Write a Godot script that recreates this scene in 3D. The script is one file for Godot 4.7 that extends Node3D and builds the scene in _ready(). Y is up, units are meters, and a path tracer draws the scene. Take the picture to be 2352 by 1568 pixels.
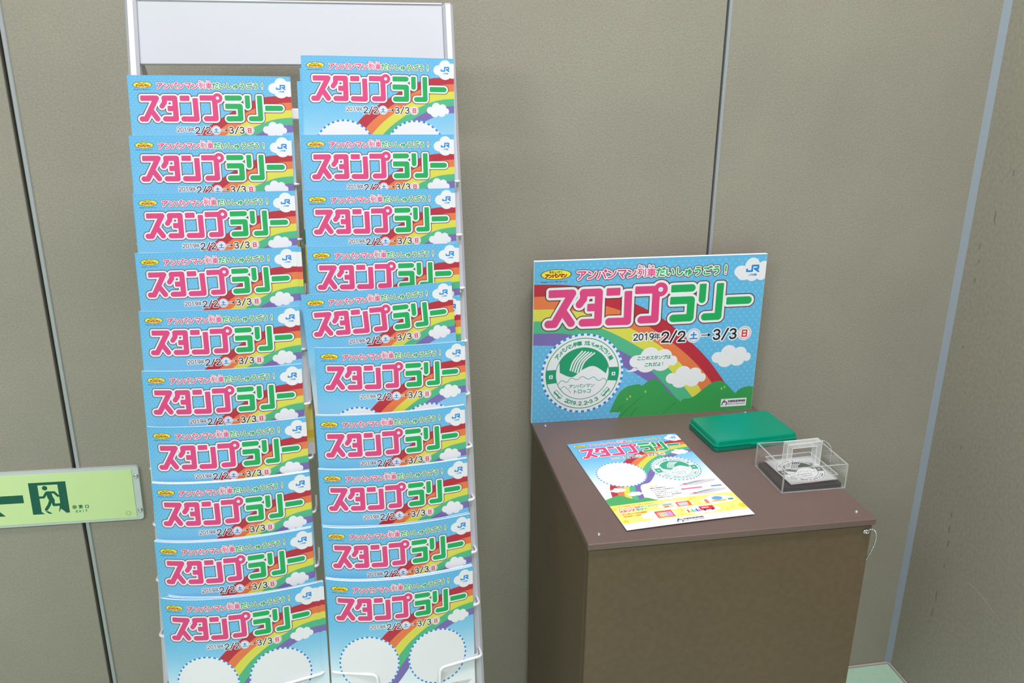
extends Node3D

# ---------------------------------------------------------------- measured layout (metres)
const TABLE_H := 0.7095
const RACK_X := -0.3793
const RACK_Z := 0.6379
const RACK_LEAN := 0.3113
const RACK_W := 0.4545
const JOINT_L := -0.5996
const JOINT_C := 0.5811
const CORNER_X := 1.1216
const ROOM_L := -3.6
const ROOM_F := 5.6
const ROOM_H := 3.2

var rng := RandomNumberGenerator.new()
var used_names := {}
var M := {}

# ================================================================ entry
func _ready() -> void:
	rng.seed = 20190202
	set_camera_and_light()
	make_materials()
	build_room()
	build_exit_sign()
	build_rack()
	build_flyers()
	build_stand()
	build_poster()
	build_table_flyer()
	build_ink_pad()
	build_tray_and_stamp()
	build_chain()

func set_camera_and_light() -> void:
	var cam := Camera3D.new()
	cam.name = "camera"
	cam.fov = 42.719
	cam.near = 0.02
	cam.transform = Transform3D(Basis(Vector3(0.98445349, 0.00881994, 0.17542387), Vector3(0.04948288, 0.94435964, -0.32517119), Vector3(-0.16853121, 0.3287964, 0.92924171)).orthonormalized(), Vector3(-0.07926, 1.40356, 1.53353))
	cam.current = true
	add_child(cam)
	var we := WorldEnvironment.new()
	we.name = "environment"
	var e := Environment.new()
	e.background_mode = Environment.BG_COLOR
	e.background_color = Color(0, 0, 0)
	e.tonemap_mode = Environment.TONE_MAPPER_LINEAR
	e.tonemap_exposure = 0.70
	e.sdfgi_enabled = true
	e.ssao_enabled = true
	e.ssil_enabled = true
	we.environment = e
	add_child(we)
	# the hall's ceiling panels: name, centre, size, energy
	ceiling_panel(Vector3(0.30, ROOM_H, 1.00), Vector2(1.0, 0.3), 7.0, "long white ceiling light panel just in front of the rack wall")
	ceiling_panel(Vector3(-2.40, ROOM_H, 3.00), Vector2(1.2, 0.6), 10.0, "wide white ceiling light panel near the plain side wall")
	ceiling_panel(Vector3(-0.45, ROOM_H, 3.00), Vector2(1.2, 0.6), 6.5, "wide white ceiling light panel in the middle of the hall")
	ceiling_panel(Vector3(-0.45, ROOM_H, 4.80), Vector2(1.2, 0.6), 4.0, "wide white ceiling light panel at the far end of the hall")

func ceiling_panel(at: Vector3, size: Vector2, energy: float, label: String) -> void:
	var t := thing("ceiling_light", label, "ceiling light", at, "ceiling light panels")
	var fm := flat_mat(Color(0.9, 0.9, 0.9), 0.5)
	var st := new_st()
	for s in [-1, 1]:
		add_box(st, Vector3(s * (size.x / 2 + 0.012), -0.015, 0), Vector3(0.024, 0.03, size.y + 0.048))
		add_box(st, Vector3(0, -0.015, s * (size.y / 2 + 0.012)), Vector3(size.x, 0.03, 0.024))
	obj("frame", st, fm, t)
	var gm := flat_mat(Color(1, 1, 1), 0.6)
	gm.emission_enabled = true
	gm.emission = Color(0.97, 0.985, 1.0)
	gm.emission_energy_multiplier = 3.0
	st = new_st()
	add_box(st, Vector3(0, -0.006, 0), Vector3(size.x, 0.012, size.y))
	obj("diffuser", st, gm, t)
	var l := AreaLight3D.new()
	l.name = "panel_light"
	l.area_size = size
	l.light_color = Color(0.98, 0.968, 1.0)
	l.light_energy = energy
	l.area_range = 12.0
	l.area_attenuation = 2.0
	l.shadow_enabled = true
	l.position = Vector3(0, -0.02, 0)
	l.rotation_degrees.x = -90
	t.add_child(l)

# ================================================================ node helpers
func numbered(n: String) -> String:
	if not used_names.has(n):
		used_names[n] = 0
		return n
	used_names[n] += 1
	return "%s_%03d" % [n, used_names[n]]

func tag(o: Node3D, label: String, category: String, group := "", kind := "") -> void:
	o.set_meta("label", label)
	o.set_meta("category", category)
	if group: o.set_meta("group", group)
	if kind: o.set_meta("kind", kind)

func thing(called: String, label: String, category: String, at := Vector3.ZERO, group := "", kind := "") -> Node3D:
	var o := Node3D.new()
	o.name = numbered(called)
	add_child(o)
	o.position = at
	tag(o, label, category, group, kind)
	return o

func obj(called: String, st: SurfaceTool, m: Material, parent: Node3D, smooth := false) -> MeshInstance3D:
	st.generate_normals()
	var mesh := st.commit()
	return inst(called, mesh, m, parent)

func inst(called: String, mesh: Mesh, m: Material, parent: Node3D) -> MeshInstance3D:
	var o := MeshInstance3D.new()
	o.name = numbered(called) if parent == self else called
	o.mesh = mesh
	if m: o.material_override = m
	parent.add_child(o, true)
	return o

# ================================================================ mesh helpers
func new_st(smooth := false) -> SurfaceTool:
	var st := SurfaceTool.new()
	st.begin(Mesh.PRIMITIVE_TRIANGLES)
	st.set_smooth_group(0 if smooth else -1)
	return st

func tri(st: SurfaceTool, a: Vector3, b: Vector3, c: Vector3, out: Vector3) -> void:
	# front faces run clockwise
	if (b - a).cross(c - a).dot(out) > 0.0:
		st.add_vertex(a); st.add_vertex(c); st.add_vertex(b)
	else:
		st.add_vertex(a); st.add_vertex(b); st.add_vertex(c)

func quad(st: SurfaceTool, a: Vector3, b: Vector3, c: Vector3, d: Vector3, out: Vector3) -> void:
	tri(st, a, b, c, out)
	tri(st, a, c, d, out)

func add_box(st: SurfaceTool, c: Vector3, size: Vector3, ch := 0.0, basis := Basis.IDENTITY) -> void:
	var h := size / 2
	ch = minf(ch, minf(h.x, minf(h.y, h.z)) * 0.95)
	var ax := [Vector3.RIGHT, Vector3.UP, Vector3.BACK]
	var hh := [h.x, h.y, h.z]
	for i in 3:
		var j := (i + 1) % 3
		var k := (i + 2) % 3
		for s in [-1.0, 1.0]:
			var n: Vector3 = ax[i] * s
			var f: Vector3 = n * hh[i]
			var u: Vector3 = ax[j] * (hh[j] - ch)
			var w: Vector3 = ax[k] * (hh[k] - ch)
			quad(st, c + basis * (f - u - w), c + basis * (f + u - w), c + basis * (f + u + w), c + basis * (f - u + w), basis * n)
	if ch <= 0.0: return
	for i in 3:
		var j := (i + 1) % 3
		var k := (i + 2) % 3
		for sj in [-1.0, 1.0]:
			for sk in [-1.0, 1.0]:
				var u: Vector3 = ax[i] * (hh[i] - ch)
				var p1: Vector3 = ax[j] * sj * hh[j] + ax[k] * sk * (hh[k] - ch)
				var p2: Vector3 = ax[j] * sj * (hh[j] - ch) + ax[k] * sk * hh[k]
				quad(st, c + basis * (p1 - u), c + basis * (p1 + u), c + basis * (p2 + u), c + basis * (p2 - u), basis * (ax[j] * sj + ax[k] * sk))
	for sx in [-1.0, 1.0]:
		for sy in [-1.0, 1.0]:
			for sz in [-1.0, 1.0]:
				var q := Vector3(sx * h.x, sy * h.y, sz * h.z)
				tri(st, c + basis * (q - Vector3(0, sy, sz) * ch), c + basis * (q - Vector3(sx, 0, sz) * ch), c + basis * (q - Vector3(sx, sy, 0) * ch), basis * Vector3(sx, sy, sz))

func add_tube(st: SurfaceTool, pts: Array, r: float, n := 10, caps := true) -> void:
	var rings := []
	var prev := Vector3.ZERO
	for i in pts.size():
		var p: Vector3 = pts[i]
		var a: Vector3 = pts[maxi(i - 1, 0)]
		var b: Vector3 = pts[mini(i + 1, pts.size() - 1)]
		var t := (b - a).normalized()
		var u := prev - t * prev.dot(t)
		if u.length() < 0.01:
			u = t.cross(Vector3(0.31, 0.9, 0.17))
		u = u.normalized()
		prev = u
		var w := t.cross(u)
		var ring := []
		for k in n:
			var g := TAU * k / n
			ring.append(p + (u * cos(g) + w * sin(g)) * r)
		rings.append(ring)
	for i in rings.size() - 1:
		for k in n:
			var k2 := (k + 1) % n
			var mid: Vector3 = rings[i][k] + rings[i][k2] - pts[i] * 2
			quad(st, rings[i][k], rings[i][k2], rings[i + 1][k2], rings[i + 1][k], mid)
	if caps:
		for e in [0, pts.size() - 1]:
			var d: Vector3 = (pts[0] - pts[1]) if e == 0 else (pts[-1] - pts[-2])
			for k in n:
				tri(st, pts[e], rings[e][k], rings[e][(k + 1) % n], d)

# profile: Array of Vector2(radius, height) turned around local y
func add_lathe(st: SurfaceTool, profile: Array, xf: Transform3D, n := 16) -> void:
	for i in profile.size() - 1:
		var a: Vector2 = profile[i]
		var b: Vector2 = profile[i + 1]
		var d := b - a
		for k in n:
			var g0 := TAU * k / n
			var g1 := TAU * (k + 1) / n
			var c0 := Vector3(cos(g0), 0, sin(g0))
			var c1 := Vector3(cos(g1), 0, sin(g1))
			var up := Vector3.UP
			var gm := (g0 + g1) / 2
			var out := Vector3(cos(gm), 0, sin(gm)) * d.y - up * d.x
			out = xf.basis * out
			if b.x > 0.00001: tri(st, xf * (c0 * a.x + up * a.y), xf * (c0 * b.x + up * b.y), xf * (c1 * b.x + up * b.y), out)
			if a.x > 0.00001: tri(st, xf * (c0 * a.x + up * a.y), xf * (c1 * b.x + up * b.y), xf * (c1 * a.x + up * a.y), out)

func bend(pts: Array, r: float, steps := 4) -> Array:
	# rounds the inner corners of a polyline
	var out := [pts[0]]
	for i in range(1, pts.size() - 1):
		var p: Vector3 = pts[i]
		var a: Vector3 = pts[i - 1]
		var b: Vector3 = pts[i + 1]
		var q0 := p + (a - p).normalized() * minf(r, (a - p).length() * 0.45)
		var q1 := p + (b - p).normalized() * minf(r, (b - p).length() * 0.45)
		for k in steps + 1:
			var t := float(k) / steps
			out.append(q0.lerp(p, t).lerp(p.lerp(q1, t), t))
	out.append(pts[-1])
	return out

func rounded_rect(w: float, h: float, r: float, n := 5) -> PackedVector2Array:
	var out := PackedVector2Array()
	var cs := [Vector2(w / 2 - r, h / 2 - r), Vector2(-w / 2 + r, h / 2 - r), Vector2(-w / 2 + r, -h / 2 + r), Vector2(w / 2 - r, -h / 2 + r)]
	for i in 4:
		for k in n + 1:
			var g := PI / 2 * (i + float(k) / n)
			out.append(cs[i] + Vector2(cos(g), sin(g)) * r)
	return out

# loops of equal length, joined in order and capped (local z = height of each loop)
func add_loops(st: SurfaceTool, loops: Array, xf: Transform3D) -> void:
	for i in loops.size() - 1:
		var A: PackedVector3Array = loops[i]
		var B: PackedVector3Array = loops[i + 1]
		var n := A.size()
		for k in n:
			var k2 := (k + 1) % n
			var c := Vector3.ZERO
			var mid := (A[k] + A[k2]) / 2
			var e := (A[k2] - A[k]).cross(B[k] - A[k])
			if e.length() < 1e-12: e = (B[k2] - A[k]).cross(B[k] - A[k])
			var out := e if e.dot(Vector3(mid.x, mid.y, 0)) + e.z * (mid.z + 1e-9) * 0.0 >= 0.0 else -e
			if absf(e.z) > 0.9 * e.length(): out = Vector3(0, 0, 1)
			quad(st, xf * A[k], xf * A[k2], xf * B[k2], xf * B[k], xf.basis * out)
	for end in [0, loops.size() - 1]:
		var L: PackedVector3Array = loops[end]
		var c := Vector3.ZERO
		for p in L: c += p
		c /= L.size()
		var d := Vector3(0, 0, -1 if end == 0 else 1)
		for k in L.size():
			tri(st, xf * c, xf * L[k], xf * L[(k + 1) % L.size()], xf.basis * d)

func loop3(pts: PackedVector2Array, z: float, grow := 1.0) -> PackedVector3Array:
	var o := PackedVector3Array()
	for p in pts: o.append(Vector3(p.x * grow, p.y * grow, z))
	return o

# a flat face with texture coordinates: origin at its lower left corner
func add_face(st: SurfaceTool, o: Vector3, u: Vector3, v: Vector3) -> void:
	var n := u.cross(v).normalized()
	for c in [[0, 0], [1, 1], [1, 0], [0, 0], [0, 1], [1, 1]]:
		st.set_normal(n)
		st.set_uv(Vector2(c[0], 1.0 - c[1]))
		st.add_vertex(o + u * c[0] + v * c[1])

func screw(parent: Node3D, at: Vector3, normal: Vector3, r: float, m: Material) -> void:
	var st := new_st(true)
	var y := normal.normalized()
	var x := y.cross(Vector3(0.3, 0.2, 0.9)).normalized()
	var xf := Transform3D(Basis(x, y, x.cross(y)), at)
	add_lathe(st, [Vector2(r, 0), Vector2(r, r * 0.18), Vector2(r * 0.8, r * 0.5), Vector2(r * 0.4, r * 0.62), Vector2(r * 0.3, r * 0.4), Vector2(0, r * 0.36)], xf, 14)
	obj("screw", st, m, parent)

# ================================================================ materials
func flat_mat(c: Color, rough := 0.6, metal := 0.0, spec := 0.5) -> StandardMaterial3D:
	var m := StandardMaterial3D.new()
	m.albedo_color = c
	m.roughness = rough
	m.metallic = metal
	m.metallic_specular = spec
	return m

func noise_tex(seed_: int, freq: float, lo: Color, hi: Color, size := 512, octaves := 3, type := FastNoiseLite.TYPE_SIMPLEX) -> NoiseTexture2D:
	var n := FastNoiseLite.new()
	n.noise_type = type
	n.seed = seed_
	n.frequency = freq
	n.fractal_octaves = octaves
	var t := NoiseTexture2D.new()
	t.width = size
	t.height = size
	t.seamless = true
	t.noise = n
	var g := Gradient.new()
	g.set_color(0, lo)
	g.set_color(1, hi)
	t.color_ramp = g
	return t

func speckled(c: Color, spread: float, seed_: int, tile: float, rough: float, relief := 0.0, freq := 0.16) -> StandardMaterial3D:
	var m := flat_mat(Color.WHITE, rough)
	m.albedo_texture = noise_tex(seed_, freq, c.darkened(spread), c.lightened(spread), 512, 3)
	m.uv1_triplanar = true
	m.uv1_world_triplanar = true
	m.uv1_scale = Vector3.ONE / tile
	# broad unevenness of the paint
	m.detail_enabled = true
	m.detail_blend_mode = BaseMaterial3D.BLEND_MODE_MUL
	m.detail_uv_layer = BaseMaterial3D.DETAIL_UV_2
	m.detail_albedo = noise_tex(seed_ + 7, 0.012, Color(0.955, 0.955, 0.955), Color(1, 1, 1), 256, 4)
	m.uv2_triplanar = true
	m.uv2_world_triplanar = true
	m.uv2_scale = Vector3.ONE / 1.3
	if relief > 0.0:
		m.heightmap_enabled = true
		m.heightmap_texture = noise_tex(seed_ + 3, freq, Color.BLACK, Color.WHITE, 512, 2)
		m.heightmap_scale = relief
	return m

func make_materials() -> void:
	M.wall = speckled(Color(0.605, 0.585, 0.525), 0.055, 11, 0.42, 0.7, 0.03)
	M.wall_edge = flat_mat(Color(0.40, 0.385, 0.34), 0.7)
	M.recess = flat_mat(Color(0.20, 0.19, 0.17), 0.8)
	M.strip = flat_mat(Color(0.66, 0.68, 0.69), 0.45, 0.25)
	M.corner = flat_mat(Color(0.545, 0.585, 0.62), 0.6)
	M.floor = speckled(Color(0.70, 0.84, 0.735), 0.03, 23, 0.35, 0.35, 0.0, 0.05)
	M.caulk = speckled(Color(0.72, 0.67, 0.65), 0.08, 29, 0.15, 0.7)
	M.plain_wall = flat_mat(Color(0.72, 0.71, 0.68), 0.8)
	M.ceiling = flat_mat(Color(0.86, 0.86, 0.85), 0.9)
	M.alu = flat_mat(Color(0.78, 0.785, 0.82), 0.38, 0.3)
	M.white_metal = flat_mat(Color(0.88, 0.885, 0.90), 0.35)
	M.header = flat_mat(Color(0.745, 0.755, 0.775), 0.6, 0.0, 0.35)
	M.chrome = flat_mat(Color(0.80, 0.80, 0.82), 0.22, 0.9)
	M.paper = flat_mat(Color(0.95, 0.955, 0.96), 0.7)
	M.board_top = speckled(Color(0.435, 0.352, 0.322), 0.07, 41, 0.12, 0.42, 0.006, 0.12)
	M.board_side = speckled(Color(0.385, 0.312, 0.228), 0.03, 43, 0.3, 0.5, 0.0, 0.03)
	M.foam_core = flat_mat(Color(0.95, 0.95, 0.95), 0.7)
	M.green_plastic = flat_mat(Color(0.0, 0.555, 0.43), 0.22, 0.0, 0.35)
	M.green_base = flat_mat(Color(0.0, 0.47, 0.37), 0.35)
	M.black_foam = flat_mat(Color(0.12, 0.115, 0.12), 0.85)
	M.red_rubber = flat_mat(Color(0.72, 0.16, 0.12), 0.6)
	M.tape = flat_mat(Color(0.9, 0.82, 0.2), 0.5)
	var a := flat_mat(Color(0.93, 0.96, 0.95, 0.03), 0.04)
	a.transparency = BaseMaterial3D.TRANSPARENCY_ALPHA
	M.acrylic = a
	var g := flat_mat(Color(0.97, 0.98, 0.98, 0.25), 0.05)
	g.transparency = BaseMaterial3D.TRANSPARENCY_ALPHA
	M.acrylic_solid = g
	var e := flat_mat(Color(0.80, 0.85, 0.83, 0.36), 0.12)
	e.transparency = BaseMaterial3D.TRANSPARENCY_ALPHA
	M.acrylic_pale = e  # pale tint of the painted tray edge highlights and the chain ring
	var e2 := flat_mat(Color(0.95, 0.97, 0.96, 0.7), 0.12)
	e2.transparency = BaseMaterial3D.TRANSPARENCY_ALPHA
	M.acrylic_glint = e2  # brighter tint for highlights painted along block and handle edges


func textured(im: Image, rough := 0.45) -> StandardMaterial3D:
	var m := flat_mat(Color.WHITE, rough)
	m.albedo_texture = ImageTexture.create_from_image(im)
	m.texture_repeat = false
	return m

# ================================================================ room
func build_room() -> void:
	var back := thing("wall_back", "taupe speckled panel wall behind the leaflet rack and the brown stand", "wall", Vector3.ZERO, "", "structure")
	var st := new_st()
	add_box(st, Vector3((ROOM_L + CORNER_X) / 2, ROOM_H / 2, -0.07), Vector3(CORNER_X - ROOM_L + 0.3, ROOM_H, 0.10))
	obj("backing", st, M.recess, back)
	# three panels, each with its own bevelled edges; the joints between them are real gaps
	var edges := [[ROOM_L - 0.1, JOINT_L - 0.0085], [JOINT_L, JOINT_C - 0.0075], [JOINT_C + 0.002, CORNER_X]]
	for e in edges:
		st = new_st()
		add_box(st, Vector3((e[0] + e[1]) / 2, ROOM_H / 2, -0.01), Vector3(e[1] - e[0], ROOM_H, 0.02), 0.0008)
		obj("panel", st, M.wall, back)
	st = new_st()
	add_box(st, Vector3(JOINT_L + 0.002, ROOM_H / 2, -0.008), Vector3(0.007, ROOM_H, 0.022), 0.0012)
	tag(obj("trim_1", st, M.strip, self), "thin silver edge strip along the wall joint behind the exit sign", "trim", "", "structure")
	st = new_st()
	add_box(st, Vector3(JOINT_C, ROOM_H / 2, -0.0095), Vector3(0.0065, ROOM_H, 0.021), 0.001)
	tag(obj("trim_2", st, M.strip, self), "thin grey joint strip between wall panels above the poster", "trim", "", "structure")
	st = new_st()
	var c := CORNER_X
	var A := [Vector3(c - 0.011, 0, 0), Vector3(c, 0, 0.0095), Vector3(c, 0, 0)]
	for i in 3:
		var p: Vector3 = A[i]
		var q: Vector3 = A[(i + 1) % 3]
		quad(st, p, q, q + Vector3(0, ROOM_H, 0), p + Vector3(0, ROOM_H, 0), Vector3(-1, 0, 1) if i == 0 else (Vector3(1, 0, 0) if i == 1 else Vector3(0, 0, -1)))
	tag(obj("trim_3", st, M.corner, self), "blue-grey sealant strip down the corner of the two walls", "trim", "", "structure")
	st = new_st()
	add_box(st, Vector3((ROOM_L + c) / 2, 0.0025, 0.0025), Vector3(c - ROOM_L, 0.005, 0.005), 0.0015)
	add_box(st, Vector3(c - 0.0025, 0.0025, 1.0), Vector3(0.005, 0.005, 2.0), 0.0015)
	tag(obj("trim_4", st, M.caulk, self), "pinkish sealant bead where the walls meet the green floor", "trim", "", "structure")
	# right wall with the scuff marks the photograph shows
	var right := thing("wall_right", "taupe wall with a row of dark scuffs, beside the brown stand", "wall", Vector3.ZERO, "", "structure")
	st = new_st()
	add_box(st, Vector3(c + 0.06, ROOM_H / 2, ROOM_F / 2 - 0.05), Vector3(0.1, ROOM_H, ROOM_F + 0.3))
	obj("backing", st, M.plain_wall, right)
	st = new_st()
	add_face(st, Vector3(c, 0, 1.4), Vector3(0, 0, -1.4), Vector3(0, ROOM_H, 0))
	var face := st.commit()
	inst("panel", face, right_wall_material(), right)
	st = new_st()
	add_box(st, Vector3(c + 0.005, ROOM_H / 2, (1.4 + ROOM_F) / 2), Vector3(0.01, ROOM_H, ROOM_F - 1.4))
	obj("panel", st, M.wall, right)
	st = new_st()
	add_box(st, Vector3((ROOM_L + c) / 2, -0.05, ROOM_F / 2), Vector3(c - ROOM_L + 0.3, 0.1, ROOM_F + 0.3))
	tag(obj("floor", st, M.floor, self), "smooth mint green floor", "floor", "", "structure")
	st = new_st()
	add_box(st, Vector3((ROOM_L + c) / 2, ROOM_H + 0.05, ROOM_F / 2), Vector3(c - ROOM_L + 0.3, 0.1, ROOM_F + 0.3))
	tag(obj("ceiling", st, M.ceiling, self), "plain white ceiling with four light panels", "ceiling", "", "structure")
	st = new_st()
	add_box(st, Vector3(ROOM_L - 0.05, ROOM_H / 2, ROOM_F / 2), Vector3(0.1, ROOM_H, ROOM_F + 0.3))
	tag(obj("wall_left", st, M.plain_wall, self), "plain wall beyond the exit sign", "wall", "", "structure")
	st = new_st()
	add_box(st, Vector3((ROOM_L + c) / 2, ROOM_H / 2, ROOM_F + 0.05), Vector3(c - ROOM_L + 0.3, ROOM_H, 0.1))
	tag(obj("wall_front", st, M.plain_wall, self), "plain wall facing the leaflet rack", "wall", "", "structure")

func right_wall_material() -> StandardMaterial3D:
	var w := 700
	var h := 1360
	var im := Image.create(w, h, false, Image.FORMAT_RGB8)
	var n := FastNoiseLite.new()
	n.seed = 5
	n.frequency = 0.22
	var n2 := FastNoiseLite.new()
	n2.seed = 9
	n2.frequency = 0.006
	var base := Color(0.605, 0.585, 0.525)
	for y in h:
		for x in w:
			var k := 1.0 + n.get_noise_2d(x, y) * 0.075 + n2.get_noise_2d(x, y) * 0.02
			im.set_pixel(x, y, Color(base.r * k, base.g * k, base.b * k))
	# scuffs: height above the floor, distance from the corner, length (metres)
	for s in [[1.18, 0.095, 0.012], [1.10, 0.07, 0.03], [1.03, 0.043, 0.012], [1.0, 0.05, 0.008], [0.96, 0.048, 0.01], [0.82, 0.05, 0.008], [0.62, 0.10, 0.01], [0.47, 0.11, 0.012], [0.44, 0.112, 0.02], [0.405, 0.115, 0.018], [0.35, 0.118, 0.01], [0.28, 0.112, 0.026], [0.23, 0.110, 0.022], [0.2, 0.107, 0.008]]:
		var yy := int((1.0 - s[0] / ROOM_H) * h)
		var xx := int((1.4 - s[1]) / 1.4 * w)
		var len := maxi(2, int(s[2] / ROOM_H * h))
		for k in len:
			var fade := 0.62 + 0.3 * absf(float(k) / len - 0.5)
			im.set_pixel(clampi(xx - k / 9, 0, w - 1), yy + k, Color(base.r * fade, base.g * fade, base.b * fade))
	# two pale rubbed lines
	for k in 40:
		im.set_pixel(clampi(int((1.4 - 0.19 - k * 0.0021) / 1.4 * w), 0, w - 1), int((1.0 - (0.355 - k * k * 0.00001) / ROOM_H) * h), Color(0.67, 0.655, 0.60))
	return textured(im, 0.7)

# ================================================================ print: canvas
class Canvas:
	var w: int
	var h: int
	var s: float
	var d: PackedByteArray
	func _init(wmm: float, hmm: float, scale: float) -> void:
		s = scale
		w = int(round(wmm * scale))
		h = int(round(hmm * scale))
		d.resize(w * h * 3)
	func copy() -> Canvas:
		var c := Canvas.new(w / s, h / s, s)
		c.d = d.duplicate()
		return c
	func image() -> Image:
		return Image.create_from_data(w, h, false, Image.FORMAT_RGB8, d)
	func put(x: int, y: int, c: Color, a: float) -> void:
		var i := (y * w + x) * 3
		d[i] = int(d[i] + (c.r * 255.0 - d[i]) * a)
		d[i + 1] = int(d[i + 1] + (c.g * 255.0 - d[i + 1]) * a)
		d[i + 2] = int(d[i + 2] + (c.b * 255.0 - d[i + 2]) * a)
	# stops: [[y_mm, colour], ...]
	func vgrad(stops: Array) -> void:
		for y in h:
			var mm := y / s
			var c: Color = stops[-1][1]
			for k in stops.size() - 1:
				if mm < stops[k + 1][0]:
					c = stops[k][1].lerp(stops[k + 1][1], clampf((mm - stops[k][0]) / (stops[k + 1][0] - stops[k][0]), 0, 1))
					break
			var row := PackedByteArray([int(c.r * 255), int(c.g * 255), int(c.b * 255)])
			var i := y * w * 3
			for x in w:
				d[i] = row[0]
				d[i + 1] = row[1]
				d[i + 2] = row[2]
				i += 3
	func rect(x0: float, y0: float, x1: float, y1: float, c: Color) -> void:
		for y in range(maxi(0, int(round(y0 * s))), mini(h, int(round(y1 * s)))):
			for x in range(maxi(0, int(round(x0 * s))), mini(w, int(round(x1 * s)))):
				put(x, y, c, 1.0)
	func ellipse(cx: float, cy: float, rx: float, ry: float, c: Color, a := 1.0) -> void:
		cx *= s; cy *= s; rx *= s; ry *= s
		for y in range(maxi(0, int(cy - ry - 1)), mini(h, int(cy + ry + 2))):
			for x in range(maxi(0, int(cx - rx - 1)), mini(w, int(cx + rx + 2))):
				var dx := (x + 0.5 - cx) / rx
				var dy := (y + 0.5 - cy) / ry
				var k := sqrt(dx * dx + dy * dy)
				var cov := clampf((1.0 - k) * minf(rx, ry) + 0.5, 0, 1)
				if cov > 0.0: put(x, y, c, cov * a)
	func ring(cx: float, cy: float, r0: float, r1: float, c: Color, g0 := -4.0, g1 := 4.0) -> void:
		cx *= s; cy *= s; r0 *= s; r1 *= s
		for y in range(maxi(0, int(cy - r1 - 1)), mini(h, int(cy + r1 + 2))):
			for x in range(maxi(0, int(cx - r1 - 1)), mini(w, int(cx + r1 + 2))):
				var dx := x + 0.5 - cx
				var dy := y + 0.5 - cy
				var k := sqrt(dx * dx + dy * dy)
				var cov := clampf(r1 - k + 0.5, 0, 1) * clampf(k - r0 + 0.5, 0, 1)
				if cov > 0.0:
					var g := atan2(dy, dx)
					if g >= g0 and g <= g1: put(x, y, c, cov)
	func poly(pts: Array, c: Color, a := 1.0) -> void:
		var y0 := 1e9
		var y1 := -1e9
		for p in pts:
			y0 = minf(y0, p.y * s)
			y1 = maxf(y1, p.y * s)
		var n := pts.size()
		for y in range(maxi(0, int(floor(y0))), mini(h, int(ceil(y1)) + 1)):
			var cov := {}
			for sub in 3:
				var yy := y + (sub + 0.5) / 3.0
				var xs := []
				for i in n:
					var p: Vector2 = pts[i] * s
					var q: Vector2 = pts[(i + 1) % n] * s
					if (p.y <= yy) != (q.y <= yy):
						xs.append(p.x + (yy - p.y) / (q.y - p.y) * (q.x - p.x))
				xs.sort()
				for i in range(0, xs.size() - 1, 2):
					var xa := clampf(xs[i], 0, w)
					var xb := clampf(xs[i + 1], 0, w)
					for x in range(int(floor(xa)), mini(w, int(ceil(xb)))):
						var part := minf(xb, x + 1) - maxf(xa, x)
						if part > 0: cov[x] = cov.get(x, 0.0) + part / 3.0
			for x in cov: put(x, y, c, minf(1.0, cov[x]) * a)
	# strokes: [x0, y0, x1, y1, half width, 1 = squared ends]; layers: [[grow, colour], ...] from the outermost in
	func strokes(list: Array, layers: Array) -> void:
		if list.is_empty(): return
		var g: float = 0.0
		for l in layers: g = maxf(g, l[0])
		var x0 := 1e9; var y0 := 1e9; var x1 := -1e9; var y1 := -1e9
		for q in list:
			var m: float = q[4] + g + 1.0 / s
			x0 = minf(x0, minf(q[0], q[2]) - m); y0 = minf(y0, minf(q[1], q[3]) - m)
			x1 = maxf(x1, maxf(q[0], q[2]) + m); y1 = maxf(y1, maxf(q[1], q[3]) + m)
		var ix0 := maxi(0, int(x0 * s)); var iy0 := maxi(0, int(y0 * s))
		var ix1 := mini(w, int(x1 * s) + 1); var iy1 := mini(h, int(y1 * s) + 1)
		var fw := ix1 - ix0
		var fh := iy1 - iy0
		if fw <= 0 or fh <= 0: return
		var f := PackedFloat32Array()
		f.resize(fw * fh)
		f.fill(1e6)
		for q in list:
			var ax: float = q[0] * s; var ay: float = q[1] * s; var bx: float = q[2] * s; var by: float = q[3] * s
			var hw: float = q[4] * s
			var m: float = hw + g * s + 1.5
			var vx := bx - ax; var vy := by - ay
			var len2 := vx * vx + vy * vy
			var squared: bool = q[5] > 0.5
			var ln := sqrt(maxf(len2, 1e-9))
			var ux := vx / ln; var uy := vy / ln
			var rc := hw * 0.3
			for y in range(maxi(iy0, int(minf(ay, by) - m)), mini(iy1, int(maxf(ay, by) + m) + 1)):
				var row := (y - iy0) * fw - ix0
				for x in range(maxi(ix0, int(minf(ax, bx) - m)), mini(ix1, int(maxf(ax, bx) + m) + 1)):
					var px := x + 0.5 - ax
					var py := y + 0.5 - ay
					var dist: float
					if squared:
						var lx := absf(px * ux + py * uy - ln / 2) - ln / 2 + rc
						var ly := absf(-px * uy + py * ux) - hw + rc
						var ox := maxf(lx, 0); var oy := maxf(ly, 0)
						dist = sqrt(ox * ox + oy * oy) + minf(maxf(lx, ly), 0) - rc
					else:
						var t := clampf((px * vx + py * vy) / maxf(len2, 1e-9), 0, 1)
						var ex := px - vx * t
						var ey := py - vy * t
						dist = sqrt(ex * ex + ey * ey) - hw
					if dist < f[row + x]: f[row + x] = dist
		for l in layers:
			var grow: float = l[0] * s
			var c: Color = l[1]
			for y in range(iy0, iy1):
				var row := (y - iy0) * fw - ix0
				for x in range(ix0, ix1):
					var cov := 0.5 - (f[row + x] - grow)
					if cov > 0.0: put(x, y, c, minf(cov, 1.0))

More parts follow.
